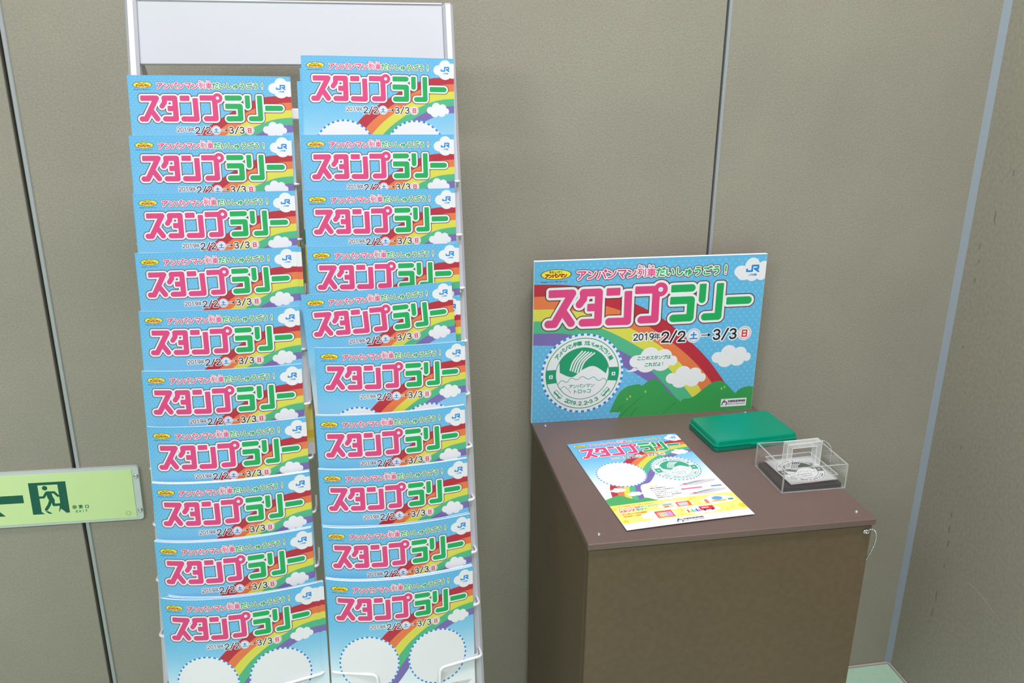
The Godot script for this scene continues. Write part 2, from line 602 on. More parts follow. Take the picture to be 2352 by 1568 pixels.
# ---------------------------------------------------------------- print: letter strokes on a 10 x 10 field
const RING_PA := "9.4,1.8 9.1,2.5 8.4,2.7 7.8,2.3 7.8,1.3 8.4,0.9 9.1,1.1 9.4,1.8"
var GLYPH := {
	"ア": "1.2,2 8.8,2 7.4,4 5.8,5.2;5,3.6 4.8,6 3.8,7.8 2,9", "ン": "1.5,2.2 4,3.6;1.5,8.6 4.5,8 7.5,5.8 8.8,2.6",
	"パ": "3.2,3 2.6,6 1.2,8.8;6,3.2 7.6,5.6 8.6,8.6;" + RING_PA, "マ": "1.2,2 8.8,2 7.6,4.4 5.2,7;3.4,5 5.2,7 6.4,9",
	"列": "1,1.6 5.6,1.6;3,1.6 2.4,4 1,6;2.4,3.6 5,3.6 4.6,6 3,8.2 1.4,9.2;2.4,5 3.6,6.2;6.8,2 6.8,6.6;9,1 9,8.8 8,8.6",
	"車": "1,2 9,2;2,3.4 8,3.4 8,6.4 2,6.4 2,3.4;2,4.9 8,4.9;0.8,7.7 9.2,7.7;5,0.8 5,9.4",
	"だ": "1,2.8 5.6,2.8;3.4,1.2 2.8,5 1.6,9;5.4,5 8.4,4.8;5,7 5.4,8.4 8.8,8.4;7.2,1.2 7.8,2.6;8.8,0.8 9.4,2.2",
	"い": "1.8,2.2 1.8,5.6 2.4,8 3.6,8.6 4.4,7;7.4,2.6 8.4,4.4 8.6,6.8", "し": "3,1.4 3,6.4 3.6,8.2 5.2,8.8 7,8 8.4,6",
	"ゅ": "2.4,4.2 2.1,6 2.4,8.2;2.3,6.8 3.8,4.9 6.4,4.4 7.8,5.6 7.4,7 6.2,7.5 5,7;5.7,3.2 5.8,7.2 4.8,9.2",
	"ゃ": "2,5.4 6.4,4.4 7.8,5.4 7,6.6 5.6,6.6;3,4 5,9;5.4,3.4 5.8,4.6", "っ": "2,5.4 5,4.6 7.4,5.4 7.2,7.6 4.6,9",
	"う": "3.2,1.6 6.8,1.8;2,4.6 5,3.8 7.2,4.4 7.4,6.2 6.2,8 4,9.2", "ご": "2,2.6 6.6,2.6 5.6,3.6;2,6 1.8,7.8 3,8.6 8,8.4;7.4,1 8,2.2;9,0.8 9.6,2",
	"こ": "2.2,2.4 7.6,2.4 6.4,3.6;2,6 1.8,7.8 3,8.6 8.2,8.4", "！": "5,1 5,6.2;5,8.7 5,8.8", "!": "4,1 4,6.2;4,8.7 4,8.8",
	"の": "5.2,2 4.6,5.4 3.2,8 1.8,7 1.8,4.6 3.4,2.4 6,1.8 8.2,3.4 8.4,5.8 7.2,7.8 5.6,8.6", "は": "2,1.6 1.6,5 2,9;4,3.4 9,3.2;6.8,1.4 6.8,7.4 5.6,8.6 4.2,8 4.6,6.8 6.4,6.8 9,8.4",
	"れ": "2.6,1 2.6,9;1,3.2 3.8,3 1,7.2;2.6,4.6 5,2.6 6.4,2.8 6.4,7.4 7.2,8.6 9,7.6", "よ": "5.4,1.2 5.4,7.4 4.4,8.6 2.4,8.4 2.4,7 4.4,6.6 8.4,8.6;5.4,3.4 8.2,3.2",
	"ス": "1.6,2 8,2 6,5.4 1.4,9;5.4,5.8 8.8,9", "タ": "4,1 3,3.4 1.2,5.6;3.6,2.6 8.4,2.6 7,6 5,8 2.6,9.2;3,5 6.4,6.8", "プ": "1,2.8 7.4,2.8 6.8,6 5.2,8 2.8,9.2;" + RING_PA,
	"ラ": "2.4,1.8 7.6,1.8;1.6,4.2 8.4,4.2 7.4,7 5.6,8.6 3.6,9.4", "リ": "2.8,1.6 2.8,6;7.4,1.4 7.4,6 6.4,8 4.6,9.4", "ー": "1.2,5 8.8,5",
	"ト": "3.6,1 3.6,9.2;3.6,4 7.6,6", "ロ": "1.6,2 8.4,2 8.4,8.6 1.6,8.6 1.6,2", "ッ": "2,4 2.8,6;4.4,3.6 5,5.6;7.8,3.8 7,6.8 4,9", "コ": "1.6,2 8.2,2 8.2,8.4;1.4,8.4 8.2,8.4",
	"展": "1.6,1 8.8,1 8.8,3 1.6,3;1.6,1 1.6,5 0.8,9;2.6,4.4 9,4.4;2,6 9.4,6;4.2,3 4.2,6;6.8,3 6.8,6;3.4,6 3.4,9 5,8.2;5,6 7,8 9.4,9;8.6,6.6 6.6,7.8",
	"年": "3,0.8 1.2,3.6;2.6,2.2 8.8,2.2;2.6,4.6 8.4,4.6;2.6,4.6 2.6,7;0.8,7 9.4,7;5.8,2.2 5.8,9.6", "土": "2,4 8,4;5,1.2 5,8.6;1,8.6 9,8.6", "日": "2.4,1.4 7.6,1.4 7.6,8.8 2.4,8.8 2.4,1.4;2.4,5 7.6,5",
	"そ": "2.6,1.8 7.2,1.6 2,5 8.8,4.4 5.4,6 5,8 7,9", "け": "2,1.6 1.6,5 2,9;4,3.4 9,3.2;7,1.2 7,6 5.6,9",
	"非": "4,1 4,9;6,1 6,9;1,2.4 4,2.4;1,4.6 4,4.6;0.8,7.2 4,6.6;6,2.4 9,2.4;6,4.6 9,4.6;6,7 9.2,7",
	"常": "5,0.6 5,2.4;2.6,0.8 3.4,2;7.4,0.8 6.6,2;1.2,4 1.2,2.6 8.8,2.6 8.8,4;3.2,3.8 6.8,3.8 6.8,5.4 3.2,5.4 3.2,3.8;2,9 2,6.6 8,6.6 8,8.8;5,5.4 5,9.6",
	"口": "2,2.4 8,2.4 8,8.4 2,8.4 2,2.4", "四": "1.2,2 8.8,2 8.8,8.6 1.2,8.6 1.2,2;4,2 3.6,4.6 2.4,6;6,2 6,5.4 7.4,5.6",
	"国": "1.2,1.4 8.8,1.4 8.8,8.8 1.2,8.8 1.2,1.4;3,3.2 7,3.2;3.2,5 6.8,5;2.8,7 7.2,7;5,3.2 5,7;6,5.6 6.8,6.4",
	"京": "5,0.6 5,2;1,2 9,2;2.8,3.4 7.2,3.4 7.2,5.4 2.8,5.4 2.8,3.4;5,5.4 5,9.4 4,9;3,6.8 1.6,8.8;7,6.8 8.6,8.8",
	"都": "0.8,2.4 5.4,2.4;3,0.8 3,4;0.6,4 6,4;5.6,1 2,5.6 0.6,6.6;2,5.4 5,5.4 5,9 2,9 2,5.4;2,7.2 5,7.2;7,1.4 7,9.4;7,1.4 9.2,1.4 8.2,4 9.4,6 8.4,7.2 7.4,7",
	"鉄": "2.6,0.8 0.6,3.4;2.6,0.8 4.6,3;1.2,3.8 4.2,3.8;0.8,5.6 4.4,5.6;2.6,3.8 2.6,8.8;0.6,9 4.8,8.6;5.8,3 9.2,3;6,1.4 5.4,4;5,5.4 9.6,5.4;7.4,0.8 7.2,5.6 5,9.2;7.4,5.6 9.6,9.2",
	"道": "3.6,1.8 9.4,1.8;5,0.6 5.6,1.6;8,0.6 7.2,1.6;4.6,3 8.6,3 8.6,7.2 4.6,7.2 4.6,3;4.6,4.4 8.6,4.4;4.6,5.8 8.6,5.8;0.8,1.4 2,2.6;0.8,4.4 2.2,4.4 2.2,7.4 0.8,9;2.2,7.6 4,9 9.4,9",
	"博": "1,3 3.8,3;2.2,1 2.2,9.2;4.4,1.8 9.4,1.8;6.8,0.6 6.8,5.6;5,2.8 8.8,2.8 8.8,5.4 5,5.4 5,2.8;5,4.1 8.8,4.1;4.2,6.6 9.6,6.6;7.8,5.6 7.8,9.2 6.8,9;5.2,7.4 6,8.4",
	"物": "1.4,1.8 1,4;1.2,3 4.4,3;2.8,1 2.8,9.2;0.8,6.4 4.6,5.4;6,1 4.8,4;5.6,2.6 9.2,2.6 8.8,8.4 7.8,9;7.2,2.8 5.2,6.4;8.4,2.8 5.6,8.4",
	"館": "2.8,0.6 0.6,3;2.8,0.6 4.6,2.4;1.4,3.4 4.2,3.4 4.2,6 1.4,6 1.4,3.4;1.4,4.7 4.2,4.7;1.4,6 1.4,9 4.4,8;7.2,0.6 7.2,1.8;5.2,3 5.2,1.8 9.4,1.8 9.4,3;6,3.4 8.8,3.4 8.8,5.4 6,5.4;6,3.4 6,9;6,6.8 9,6.8 9,9 6,9",
	"ル": "2.8,1.6 2.6,5.6 1,9;6,1.4 6,8.6 9,6", "ク": "4,1 3,3.4 1.2,5.6;3.6,2.6 8.4,2.6 7,6 5,8 2.6,9.2", "イ": "7.6,1 5,4.4 1.6,6.4;5.2,4.4 5.2,9.2", "ズ": "1.6,2.4 7.6,2.4 6,5.4 1.4,9;5.4,5.8 8.8,9;7.6,0.8 8.2,1.8;9,0.6 9.4,1.6",
	"に": "2,1.6 1.6,5 2,9;4.4,3 8.6,3;4.2,7 4.6,8.4 8.8,8.4", "え": "3.6,1 6.4,1.6;2,4 7.6,3.8 1.6,9;4.4,6.2 5.6,6.4 6.2,8.6 9,8.8", "を": "1.6,2.6 8,2.4;4.6,1 2,6 5,4.6 5.8,6.4;8.6,4 3.8,7 4,9 8.2,9",
	"つ": "1,4 5,2.8 8.4,4 8.4,6.4 6.4,8.2 3.4,9", "め": "2.4,2 4,7;6,1.2 4.6,6.4 2.6,8.6 1.4,7 2,4.8 4.6,3 7.6,3.6 8.8,6 7.4,8.4 5.6,9", "た": "1,2.8 5.6,2.8;3.4,1.2 2.8,5 1.6,9;5.4,5 8.4,4.8;5,7 5.4,8.4 8.8,8.4", "ら": "4,1 6.4,2;3,3.2 2.4,6.4 5,5 7.6,5.6 7.4,8 4,9.2",
	"ゼ": "1,4.6 8.4,3.6 6.8,6;3.4,1.4 3.4,7.4 4.4,8.8 8.4,8.8;7.2,0.8 7.8,1.8;8.6,0.6 9.2,1.6",
	"0": "5,1 7.2,1.8 8,4 8,6 7.2,8.2 5,9 2.8,8.2 2,6 2,4 2.8,1.8 5,1", "1": "3,2.6 5.4,1 5.4,9", "2": "2,3.2 2.8,1.6 5,1 7.2,1.6 7.8,3.2 7,5 2,9 8.2,9", "3": "2.2,2.2 3.4,1.2 5.2,1 7,1.8 7.4,3.2 6.4,4.6 4.6,4.8 6.6,5.2 7.8,6.6 7.2,8.2 5.2,9 3.2,8.8 2,7.6",
	"4": "6.8,9 6.8,1 1.6,6.6 8.6,6.6", "9": "7.8,4 7,5.4 5,6 3,5.4 2.2,3.6 3,1.8 5,1 7,1.8 7.8,4 7.6,6.4 6.4,8.2 4.2,9", "/": "2.4,9.6 7.6,0.4", ".": "5,8.8 5,8.9", "-": "2.4,5.2 7.6,5.2",
	"E": "8,1 2.4,1 2.4,9 8,9;2.4,5 7.4,5", "X": "2,1 8,9;8,1 2,9", "I": "5,1 5,9", "T": "1.6,1 8.4,1;5,1 5,9", "J": "6.6,1 6.6,6.8 5,9 2.6,8.6 1.6,6.6", "R": "2,9 2,1 6.4,1 8,2.4 8,3.8 6.6,5.2 2,5.2;5,5.2 8.4,9",
	"K": "2.4,1 2.4,9;8,1 2.4,5.6;4.2,4.4 8.2,9", "y": "2,4 5,8;8,4 4,9.8", "o": "5,4 7.6,5.2 7.6,7.8 5,9 2.4,7.8 2.4,5.2 5,4", "t": "4,1.6 4,8 6.4,9;2,4 6.6,4", "r": "3,4 3,9;3,5.6 6.8,4", "a": "2.8,4.6 6,4 7.4,5.4 7.4,9;7.4,6.4 3,6.6 2.8,8.4 5,9 7.4,7.8", "i": "5,4 5,9;5,1.8 5,2", "l": "5,1 5,9", "w": "1,4 3,9 5,5 7,9 9,4", "m": "1.4,9 1.4,4 5,4.4 5,9;5,4.6 8.6,4.6 8.6,9", "M": "1.4,9 1.4,1 5,6 8.6,1 8.6,9", "u": "2.4,4 2.4,8 4.6,9 7.4,8;7.4,4 7.4,9", "s": "7.4,4.4 3.4,4.2 3,6 7,7 7,8.8 2.6,8.8", "e": "2.6,6.4 7.6,6.4 6.8,4.4 4,4 2.4,6 3,8.4 7,8.8",
	"S": "7.8,2 5,1 2.6,2 3,4.4 7.2,5.6 7.6,8 5,9 2.2,8", "N": "2,9 2,1 8,9 8,1", "V": "1.8,1 5,9 8.2,1", "・": "5,5 5,5.1", "©": "5,1 8,2.4 9,5 8,7.8 5,9 2,7.8 1,5 2,2.4 5,1;6.6,3.8 5,3 3.6,4 3.6,6 5,7 6.6,6.2",
	"や": "2,4.6 6,3.4 8,4.4 7,6 5.4,6;3,2.6 5,9.2;5.6,1.6 6.2,3", "な": "1.4,3 5,2.8;3.4,1.2 1.6,6;7,2 8.4,3.4;6.4,4.4 6.4,8.2 4.4,8.8 3.8,7.6 8.4,8.4", "せ": "1,4.6 9,4;6.6,1.4 6.6,6.4 5.6,6.2;3.2,2 3.2,7.4 4.4,8.8 8,8.6", "か": "1.4,3.4 6,3 6,7.6 4.6,9;3.4,1.2 1.4,9;7.4,2.6 8.8,5",
	"フ": "1.6,2.2 8.4,2.2 7.2,6 3,9.2", "レ": "2.8,1.2 2.8,8.6 8.6,4.6", "ベ": "1,6.4 3.8,3.2 9,8;6.4,2 7.2,3.4;8,1.4 8.8,2.8", "キ": "1.4,3.4 8,2.4;1.2,6.4 8.8,5.2;4.4,1 6,9.4", "ャ": "2,5.4 7.8,4.6 6.6,6.4;3.6,4 4.8,9", "ペ": "1,6.4 3.8,3.2 9,8;7.6,1.6 8.2,2.2 7.6,2.8 7,2.2 7.6,1.6", "て": "1.2,2.4 8.8,2 5.4,4 4.6,6.4 5.6,8.4 7.6,9", "き": "2,2.4 7.6,1.8;1.8,4.6 8,4;4.4,0.8 7,6.4;2.4,7 3,8.6 7,9",
	"□": "1.4,1.4 8.6,1.4 8.6,8.8 1.4,8.8 1.4,1.4;1.4,5 8.6,5;5,1.4 5,8.8",
}

func glyph(list: Array, ch: String, x: float, y: float, size: float, hw: float, rot := 0.0, sx := 1.0) -> void:
	if not GLYPH.has(ch): return
	for line in GLYPH[ch].split(";"):
		var prev = null
		for pair in line.split(" "):
			var n := (pair as String).split(",")
			if n.size() < 2: continue
			var p := (Vector2(n[0].to_float(), n[1].to_float()) - Vector2(5, 5)) * size / 10.0
			p.x *= sx
			p = p.rotated(rot) + Vector2(x, y)
			if prev != null: list.append([prev.x, prev.y, p.x, p.y, hw, 0])
			prev = p

# text centred on (x, y) of its first letter, stepping by adv
func text(list: Array, t: String, x: float, y: float, size: float, adv: float, hw: float, sx := 1.0) -> void:
	for i in t.length():
		glyph(list, t[i], x + i * adv, y, size, hw, 0.0, sx)

func arc_text(list: Array, t: String, cx: float, cy: float, r: float, g0: float, g1: float, size: float, hw: float, inward := false) -> void:
	for i in t.length():
		var g := lerpf(g0, g1, i / maxf(1.0, t.length() - 1))
		glyph(list, t[i], cx + cos(g) * r, cy + sin(g) * r, size, hw, g + (-PI / 2 if inward else PI / 2))

func path(list: Array, pts: Array, hw: float, flat_start := false) -> void:
	for i in pts.size() - 1:
		var a: Vector2 = pts[i]
		var b: Vector2 = pts[i + 1]
		if i == 0 and flat_start:
			list.append([a.x, a.y, a.lerp(b, 0.6).x, a.lerp(b, 0.6).y, hw, 1])
			a = a.lerp(b, 0.5)
		list.append([a.x, a.y, b.x, b.y, hw, 0])

func smooth(pts: Array, n := 8) -> Array:
	var out := []
	for i in pts.size() - 1:
		var p0: Vector2 = pts[maxi(i - 1, 0)]
		var p1: Vector2 = pts[i]
		var p2: Vector2 = pts[i + 1]
		var p3: Vector2 = pts[mini(i + 2, pts.size() - 1)]
		for k in n: out.append(p1.cubic_interpolate(p2, p0, p3, float(k) / n))
	out.append(pts[-1])
	return out

func v2(a: Array) -> Array:
	var o := []
	for i in range(0, a.size(), 2): o.append(Vector2(a[i], a[i + 1]))
	return o

func mapped(pts: Array, o: Vector2, k: float, from: Vector2) -> Array:
	var r := []
	for p in pts: r.append(o + (p - from) * k)
	return r

# ---------------------------------------------------------------- print: shared artwork
const INK_PINK := Color(0.86, 0.27, 0.505)
const INK_GREEN := Color(0.10, 0.66, 0.35)
const INK_BROWN := Color(0.38, 0.20, 0.17)
const INK_WHITE := Color(0.915, 0.92, 0.93)
const INK_BLACK := Color(0.10, 0.08, 0.11)
const INK_BLUE := Color(0.13, 0.52, 0.84)
const INK_RED := Color(0.83, 0.19, 0.22)
const RAINBOW: Array[Color] = [Color(0.72, 0.17, 0.24), Color(0.89, 0.48, 0.28), Color(0.85, 0.84, 0.32), Color(0.32, 0.71, 0.53), Color(0.48, 0.42, 0.69)]

func cloud(cv: Canvas, x0: float, y0: float, w: float, h: float, c := INK_WHITE) -> void:
	for q in [[0.15, 0.54, 0.155, 0.25], [0.42, 0.36, 0.2, 0.36], [0.71, 0.38, 0.17, 0.28], [0.9, 0.58, 0.1, 0.2], [0.35, 0.73, 0.19, 0.27], [0.66, 0.72, 0.18, 0.25], [0.5, 0.56, 0.38, 0.27]]:
		cv.ellipse(x0 + q[0] * w, y0 + q[1] * h, q[2] * w, q[3] * h, c)

func title(cv: Canvas, o: Vector2, k: float) -> void:
	var f := Vector2(14.5, 48)
	var hw := 7.4 * k
	var pink := []
	var green := []
	path(pink, mapped(v2([27.2, 61.4, 71.4, 61.4]), o, k, f), hw, true)
	path(pink, mapped(v2([70.9, 62, 38.9, 119.2, 27.9, 119.2]), o, k, f), hw)
	path(pink, mapped(v2([54.8, 95.7, 70.5, 118.7]), o, k, f), hw)
	path(pink, mapped(v2([92.8, 61.4, 121.8, 61.4, 122, 119.2, 92.7, 119]), o, k, f), hw)
	path(pink, mapped(v2([92.8, 61.4, 93, 73.3, 85.3, 83.6]), o, k, f), hw * 0.93)
	path(pink, mapped(v2([100.4, 90, 121.5, 90.2]), o, k, f), hw, true)
	var a := mapped(v2([136, 61.6, 162.6, 61.6]), o, k, f)
	pink.append([a[0].x, a[0].y, a[1].x, a[1].y, hw, 1])
	path(pink, mapped(v2([178, 61.1, 178.8, 119.8, 143.4, 119.2]), o, k, f), hw, true)
	path(pink, mapped(v2([190.8, 60.5, 231.6, 60.6, 232.2, 118.4, 205.7, 118.5]), o, k, f), hw, true)
	var pc: Vector2 = mapped(v2([240.2, 60.7]), o, k, f)[0]
	pink.append([pc.x, pc.y, pc.x + 0.01, pc.y, 13.6 * k, 0])
	path(green, mapped(v2([260.5, 60.4, 301.2, 60.2]), o, k, f), hw * 0.97, true)
	path(green, mapped(v2([260.1, 83.6, 301.4, 83.7, 301.5, 118.4, 268.2, 118.5]), o, k, f), hw, true)
	path(green, mapped(v2([323, 53, 323.1, 83.6]), o, k, f), hw * 0.93, true)
	path(green, mapped(v2([357.2, 53, 357.7, 118.4, 330.8, 118.4]), o, k, f), hw * 0.95, true)
	path(green, mapped(v2([371.8, 88.5, 415.6, 88.6]), o, k, f), hw, true)
	var both := pink.duplicate()
	both.append_array(green)
	cv.strokes(both, [[6.4 * k, INK_BROWN], [4.6 * k, INK_WHITE]])
	cv.strokes(pink, [[0, INK_PINK]])
	cv.strokes(green, [[0, INK_GREEN]])
	cv.ellipse(pc.x, pc.y, 4.6 * k, 4.6 * k, INK_WHITE)
	cv.ellipse(pc.x, pc.y, 0.7 * k, 0.7 * k, INK_BROWN)

func subtitle(cv: Canvas, o: Vector2, k: float, brown: float) -> void:
	# o: centre of the first letter; k: 1 on the poster
	var p := []
	var g := []
	text(p, "アンパンマン", o.x, o.y, 19.0 * k, 18.9 * k, 1.35 * k)
	text(p, "列車", o.x + 6 * 18.9 * k, o.y, 18.4 * k, 18.9 * k, 0.9 * k)
	text(g, "だいしゅうごう！", o.x + 8 * 18.7 * k, o.y, 18.6 * k, 18.2 * k, 1.35 * k)
	var f := []
	text(f, "れっ", o.x + 5.8 * 18.9 * k, o.y - 11.6 * k, 6.4 * k, 5.6 * k, 0.5 * k)
	text(f, "しゃ", o.x + 6.8 * 18.9 * k, o.y - 11.6 * k, 6.4 * k, 5.6 * k, 0.5 * k)
	var all := p.duplicate()
	all.append_array(g)
	all.append_array(f)
	cv.strokes(all, [[(2.0 + brown) * k, INK_BROWN], [2.0 * k, INK_WHITE]])
	cv.strokes(p, [[0, INK_PINK]])
	cv.strokes(f, [[0, INK_PINK]])
	cv.strokes(g, [[0, INK_GREEN]])

func date_line(cv: Canvas, o: Vector2, k: float, weight := 1.0) -> void:
	# o: left end of the year, on the line's middle; k: 1 on the poster
	var b := []
	text(b, "2019", o.x + 5 * k, o.y - 2.6 * k, 15.5 * k, 10.4 * k, 1.0 * k * weight, 0.8)
	glyph(b, "年", o.x + 47 * k, o.y - 2.6 * k, 14 * k, 0.7 * k * weight)
	for q in [["2", 63.5], ["/", 79.5], ["2", 96], ["3", 167], ["/", 183.5], ["3", 200]]:
		glyph(b, q[0], o.x + q[1] * k, o.y, 24 * k, 1.7 * k * lerpf(weight, 1.0, 0.4), 0.0, 0.86)
	path(b, [o + Vector2(136, 0) * k, o + Vector2(151, 0) * k], 0.75 * k)
	cv.strokes(b, [[2.4 * k, INK_WHITE]])
	for q in [[120.0, INK_BLUE, "土"], [223.0, INK_RED, "日"]]:
		cv.ellipse(o.x + q[0] * k, o.y, 14.5 * k, 14.5 * k, INK_WHITE)
		cv.ring(o.x + q[0] * k, o.y, 11.4 * k, 12.1 * k, q[1])
		var t := []
		glyph(t, q[2], o.x + q[0] * k, o.y, 16.5 * k, 1.25 * k)
		cv.strokes(t, [[0, q[1]]])
	cv.poly([o + Vector2(147, -5) * k, o + Vector2(157, 0) * k, o + Vector2(147, 5) * k], INK_WHITE)
	cv.strokes(b, [[0, INK_BLACK]])
	cv.poly([o + Vector2(148.5, -3.6) * k, o + Vector2(155.5, 0) * k, o + Vector2(148.5, 3.6) * k], INK_BLACK)

func oval_logo(cv: Canvas, c: Vector2, k: float) -> void:
	cv.ellipse(c.x, c.y, 28.5 * k, 9.6 * k, INK_BLACK)
	cv.ellipse(c.x, c.y, 27.3 * k, 8.8 * k, Color(0.93, 0.90, 0.26))
	var t := []
	text(t, "それいけ!", c.x - 11 * k, c.y - 4.4 * k, 5.4 * k, 5.4 * k, 0.42 * k)
	cv.strokes(t, [[0, Color(0.35, 0.24, 0.08)]])
	t = []
	text(t, "アンパンマン", c.x - 16.5 * k, c.y + 2.2 * k, 7.6 * k, 6.6 * k, 0.95 * k)
	cv.strokes(t, [[0, Color(0.66, 0.12, 0.10)]])

func jr_mark(cv: Canvas, c: Vector2, k: float) -> void:
	# c: middle of the letters, 27 wide and 14 high on the poster
	var t := []
	path(t, mapped(v2([-11.6, 1.5, -11.6, 5.0, -1.2, 5.0, -1.2, -5.4, 10.6, -5.4, 10.6, 0.4, 3.6, 0.4, 11.4, 5.8]), c, k, Vector2.ZERO), 1.75 * k)
	cv.strokes(t, [[0, INK_BLUE]])
	t = []
	text(t, "JR四国", c.x - 6 * k, c.y + 12 * k, 4.4 * k, 4.2 * k, 0.35 * k)
	cv.strokes(t, [[0, INK_BLUE]])

func museum_mark(cv: Canvas, o: Vector2, k: float) -> void:
	# o: upper left of the mark; about 50 x 14 on the poster
	var ink := Color(0.25, 0.23, 0.24)
	var t := []
	path(t, mapped(smooth(v2([6.5, 1, 3.5, 4, 1.6, 8, 1.4, 11])), o, k, Vector2.ZERO), 0.9 * k)
	path(t, mapped(smooth(v2([4.6, 5.6, 7.4, 4.4, 10.4, 6, 10.8, 9, 9.6, 11.4])), o, k, Vector2.ZERO), 1.0 * k)
	cv.strokes(t, [[0, ink]])
	t = []
	text(t, "京都鉄道博物館", o.x + 15.5 * k, o.y + 4.2 * k, 5.6 * k, 5.2 * k, 0.36 * k)
	text(t, "Kyoto", o.x + 13.6 * k, o.y + 9.6 * k, 2.6 * k, 1.9 * k, 0.22 * k)
	text(t, "railway", o.x + 24.4 * k, o.y + 9.6 * k, 2.6 * k, 1.9 * k, 0.22 * k)
	text(t, "museum", o.x + 38.6 * k, o.y + 9.6 * k, 2.6 * k, 1.9 * k, 0.22 * k)
	cv.strokes(t, [[0, ink]])

# the round stamp; the figures of the original are left out, its rings, lettering, blossoms and cars stay
func stamp_art(cv: Canvas, c: Vector2, k: float, ink: Color, paper) -> void:
	# radius 71 at k = 1
	cv.ring(c.x, c.y, 70.0 * k, 71.4 * k, ink)
	cv.ring(c.x, c.y, 51.2 * k, 52.4 * k, ink)
	# dark upper sky of the inner circle
	var sky := []
	for i in 25:
		var g := lerpf(-PI + 0.5, -0.25, i / 24.0)
		sky.append(c + Vector2(cos(g), sin(g)) * 51.5 * k)
	for p in smooth(v2([46, 2, 22, -14, 0, -8, -20, 6, -44, -4])): sky.append(c + p * k)
	cv.poly(sky, ink)
	if paper != null:
		for i in 5:
			var st := []
			path(st, mapped(smooth(v2([-24 + i * 4.6, -8 + i * 2.0, -18 + i * 5.2, -26 + i * 0.6, -2 + i * 6.0, -45 + i * 1.2])), c, k, Vector2.ZERO), 1.5 * k)
			cv.strokes(st, [[0, paper]])
	# side bars with a blossom each
	for side in [-1.0, 1.0]:
		var g := 0.06 if side > 0 else PI - 0.06
		var bar := []
		for i in 7:
			var a := g + lerpf(-0.2, 0.2, i / 6.0)
			bar.append(c + Vector2(cos(a), sin(a)) * 70.5 * k)
		for i in 7:
			var a := g + lerpf(0.26, -0.26, i / 6.0)
			bar.append(c + Vector2(cos(a), sin(a)) * 51.5 * k)
		cv.poly(bar, ink)
		if paper != null:
			var m := c + Vector2(cos(g), sin(g)) * 61 * k
			for i in 4:
				var q := m + Vector2.from_angle(i * PI / 2 + PI / 4) * 2.4 * k
				cv.ellipse(q.x, q.y, 2.1 * k, 2.1 * k, paper)
			cv.ellipse(m.x, m.y, 1.6 * k, 1.6 * k, ink)
	# cloud line along the lower inner circle
	var t := []
	path(t, mapped(smooth(v2([-47, 20, -40, 12, -30, 16, -22, 8, -10, 12, 0, 6, 12, 12, 22, 8, 32, 16, 42, 12, 48, 18])), c, k, Vector2.ZERO), 0.5 * k)
	path(t, mapped(smooth(v2([-42, 30, -36, 24, -30, 28, -24, 34, -22, 38])), c, k, Vector2.ZERO), 0.4 * k)
	arc_text(t, "アンパンマン列車", c.x, c.y, 61 * k, -PI + 0.62, -PI / 2 - 0.12, 9.6 * k, 0.75 * k)
	arc_text(t, "だいしゅうごう!展", c.x, c.y, 61 * k, -PI / 2 + 0.10, -0.50, 9.6 * k, 0.75 * k)
	arc_text(t, "2019.2.2-3.3", c.x, c.y, 61 * k, PI / 2 + 0.50, PI / 2 - 0.50, 8.6 * k, 0.8 * k, true)
	text(t, "アンパンマン", c.x - 22 * k, c.y + 25 * k, 8.4 * k, 8.4 * k, 0.55 * k)
	text(t, "トロッコ", c.x - 13 * k, c.y + 36 * k, 9.0 * k, 9.0 * k, 0.6 * k)
	# little rail cars
	for side in [-1.0, 1.0]:
		var a: float = PI / 2 + side * 0.86
		var u := Vector2.from_angle(a + PI / 2)
		var w := Vector2.from_angle(a)
		var m := c + w * 61 * k
		var q := []
		for z in [Vector2(-9, -3.4), Vector2(9, -3.4), Vector2(9, 3.2), Vector2(-9, 3.2), Vector2(-9, -3.4)]: q.append(m + (u * z.x + w * z.y) * k)
		path(t, q, 0.4 * k)
		path(t, [m + (u * -9 + w * 2.0) * k, m + (u * 9 + w * 2.0) * k], 1.1 * k)
		for z in [-6.0, 6.0]: path(t, [m + (u * z + w * 5.2) * k, m + (u * (z + 0.1) + w * 5.2) * k], 1.0 * k)
		path(t, [m + (u * 0 + w * -3) * k, m + (u * 0 + w * 2) * k], 0.35 * k)
	cv.strokes(t, [[0, ink]])

func dotted_ring(cv: Canvas, c: Vector2, r: float, wdt: float, n: int, fill: bool) -> void:
	if fill: cv.ellipse(c.x, c.y, r, r, INK_WHITE)
	for i in n:
		var g0 := -PI + TAU * i / n
		cv.ring(c.x, c.y, r - wdt, r, INK_BLUE, g0, g0 + PI / n)

func bands(cv: Canvas, curves: Array) -> void:
	for i in 5:
		var a := smooth(curves[i])
		var b := smooth(curves[i + 1])
		b.reverse()
		a.append_array(b)
		cv.poly(a, RAINBOW[i])

func dots(cv: Canvas, step: float, r: float, y1: float, a: float) -> void:
	var row := 0
	var y := step * 0.6
	while y < y1:
		var x := step * (0.5 if row % 2 else 1.0)
		while x < cv.w / cv.s:
			cv.ellipse(x, y, r, r, Color(0.80, 0.92, 0.97), a * clampf((y1 - y) / (y1 * 0.3), 0.0, 1.0))
			x += step
		y += step * 0.62
		row += 1

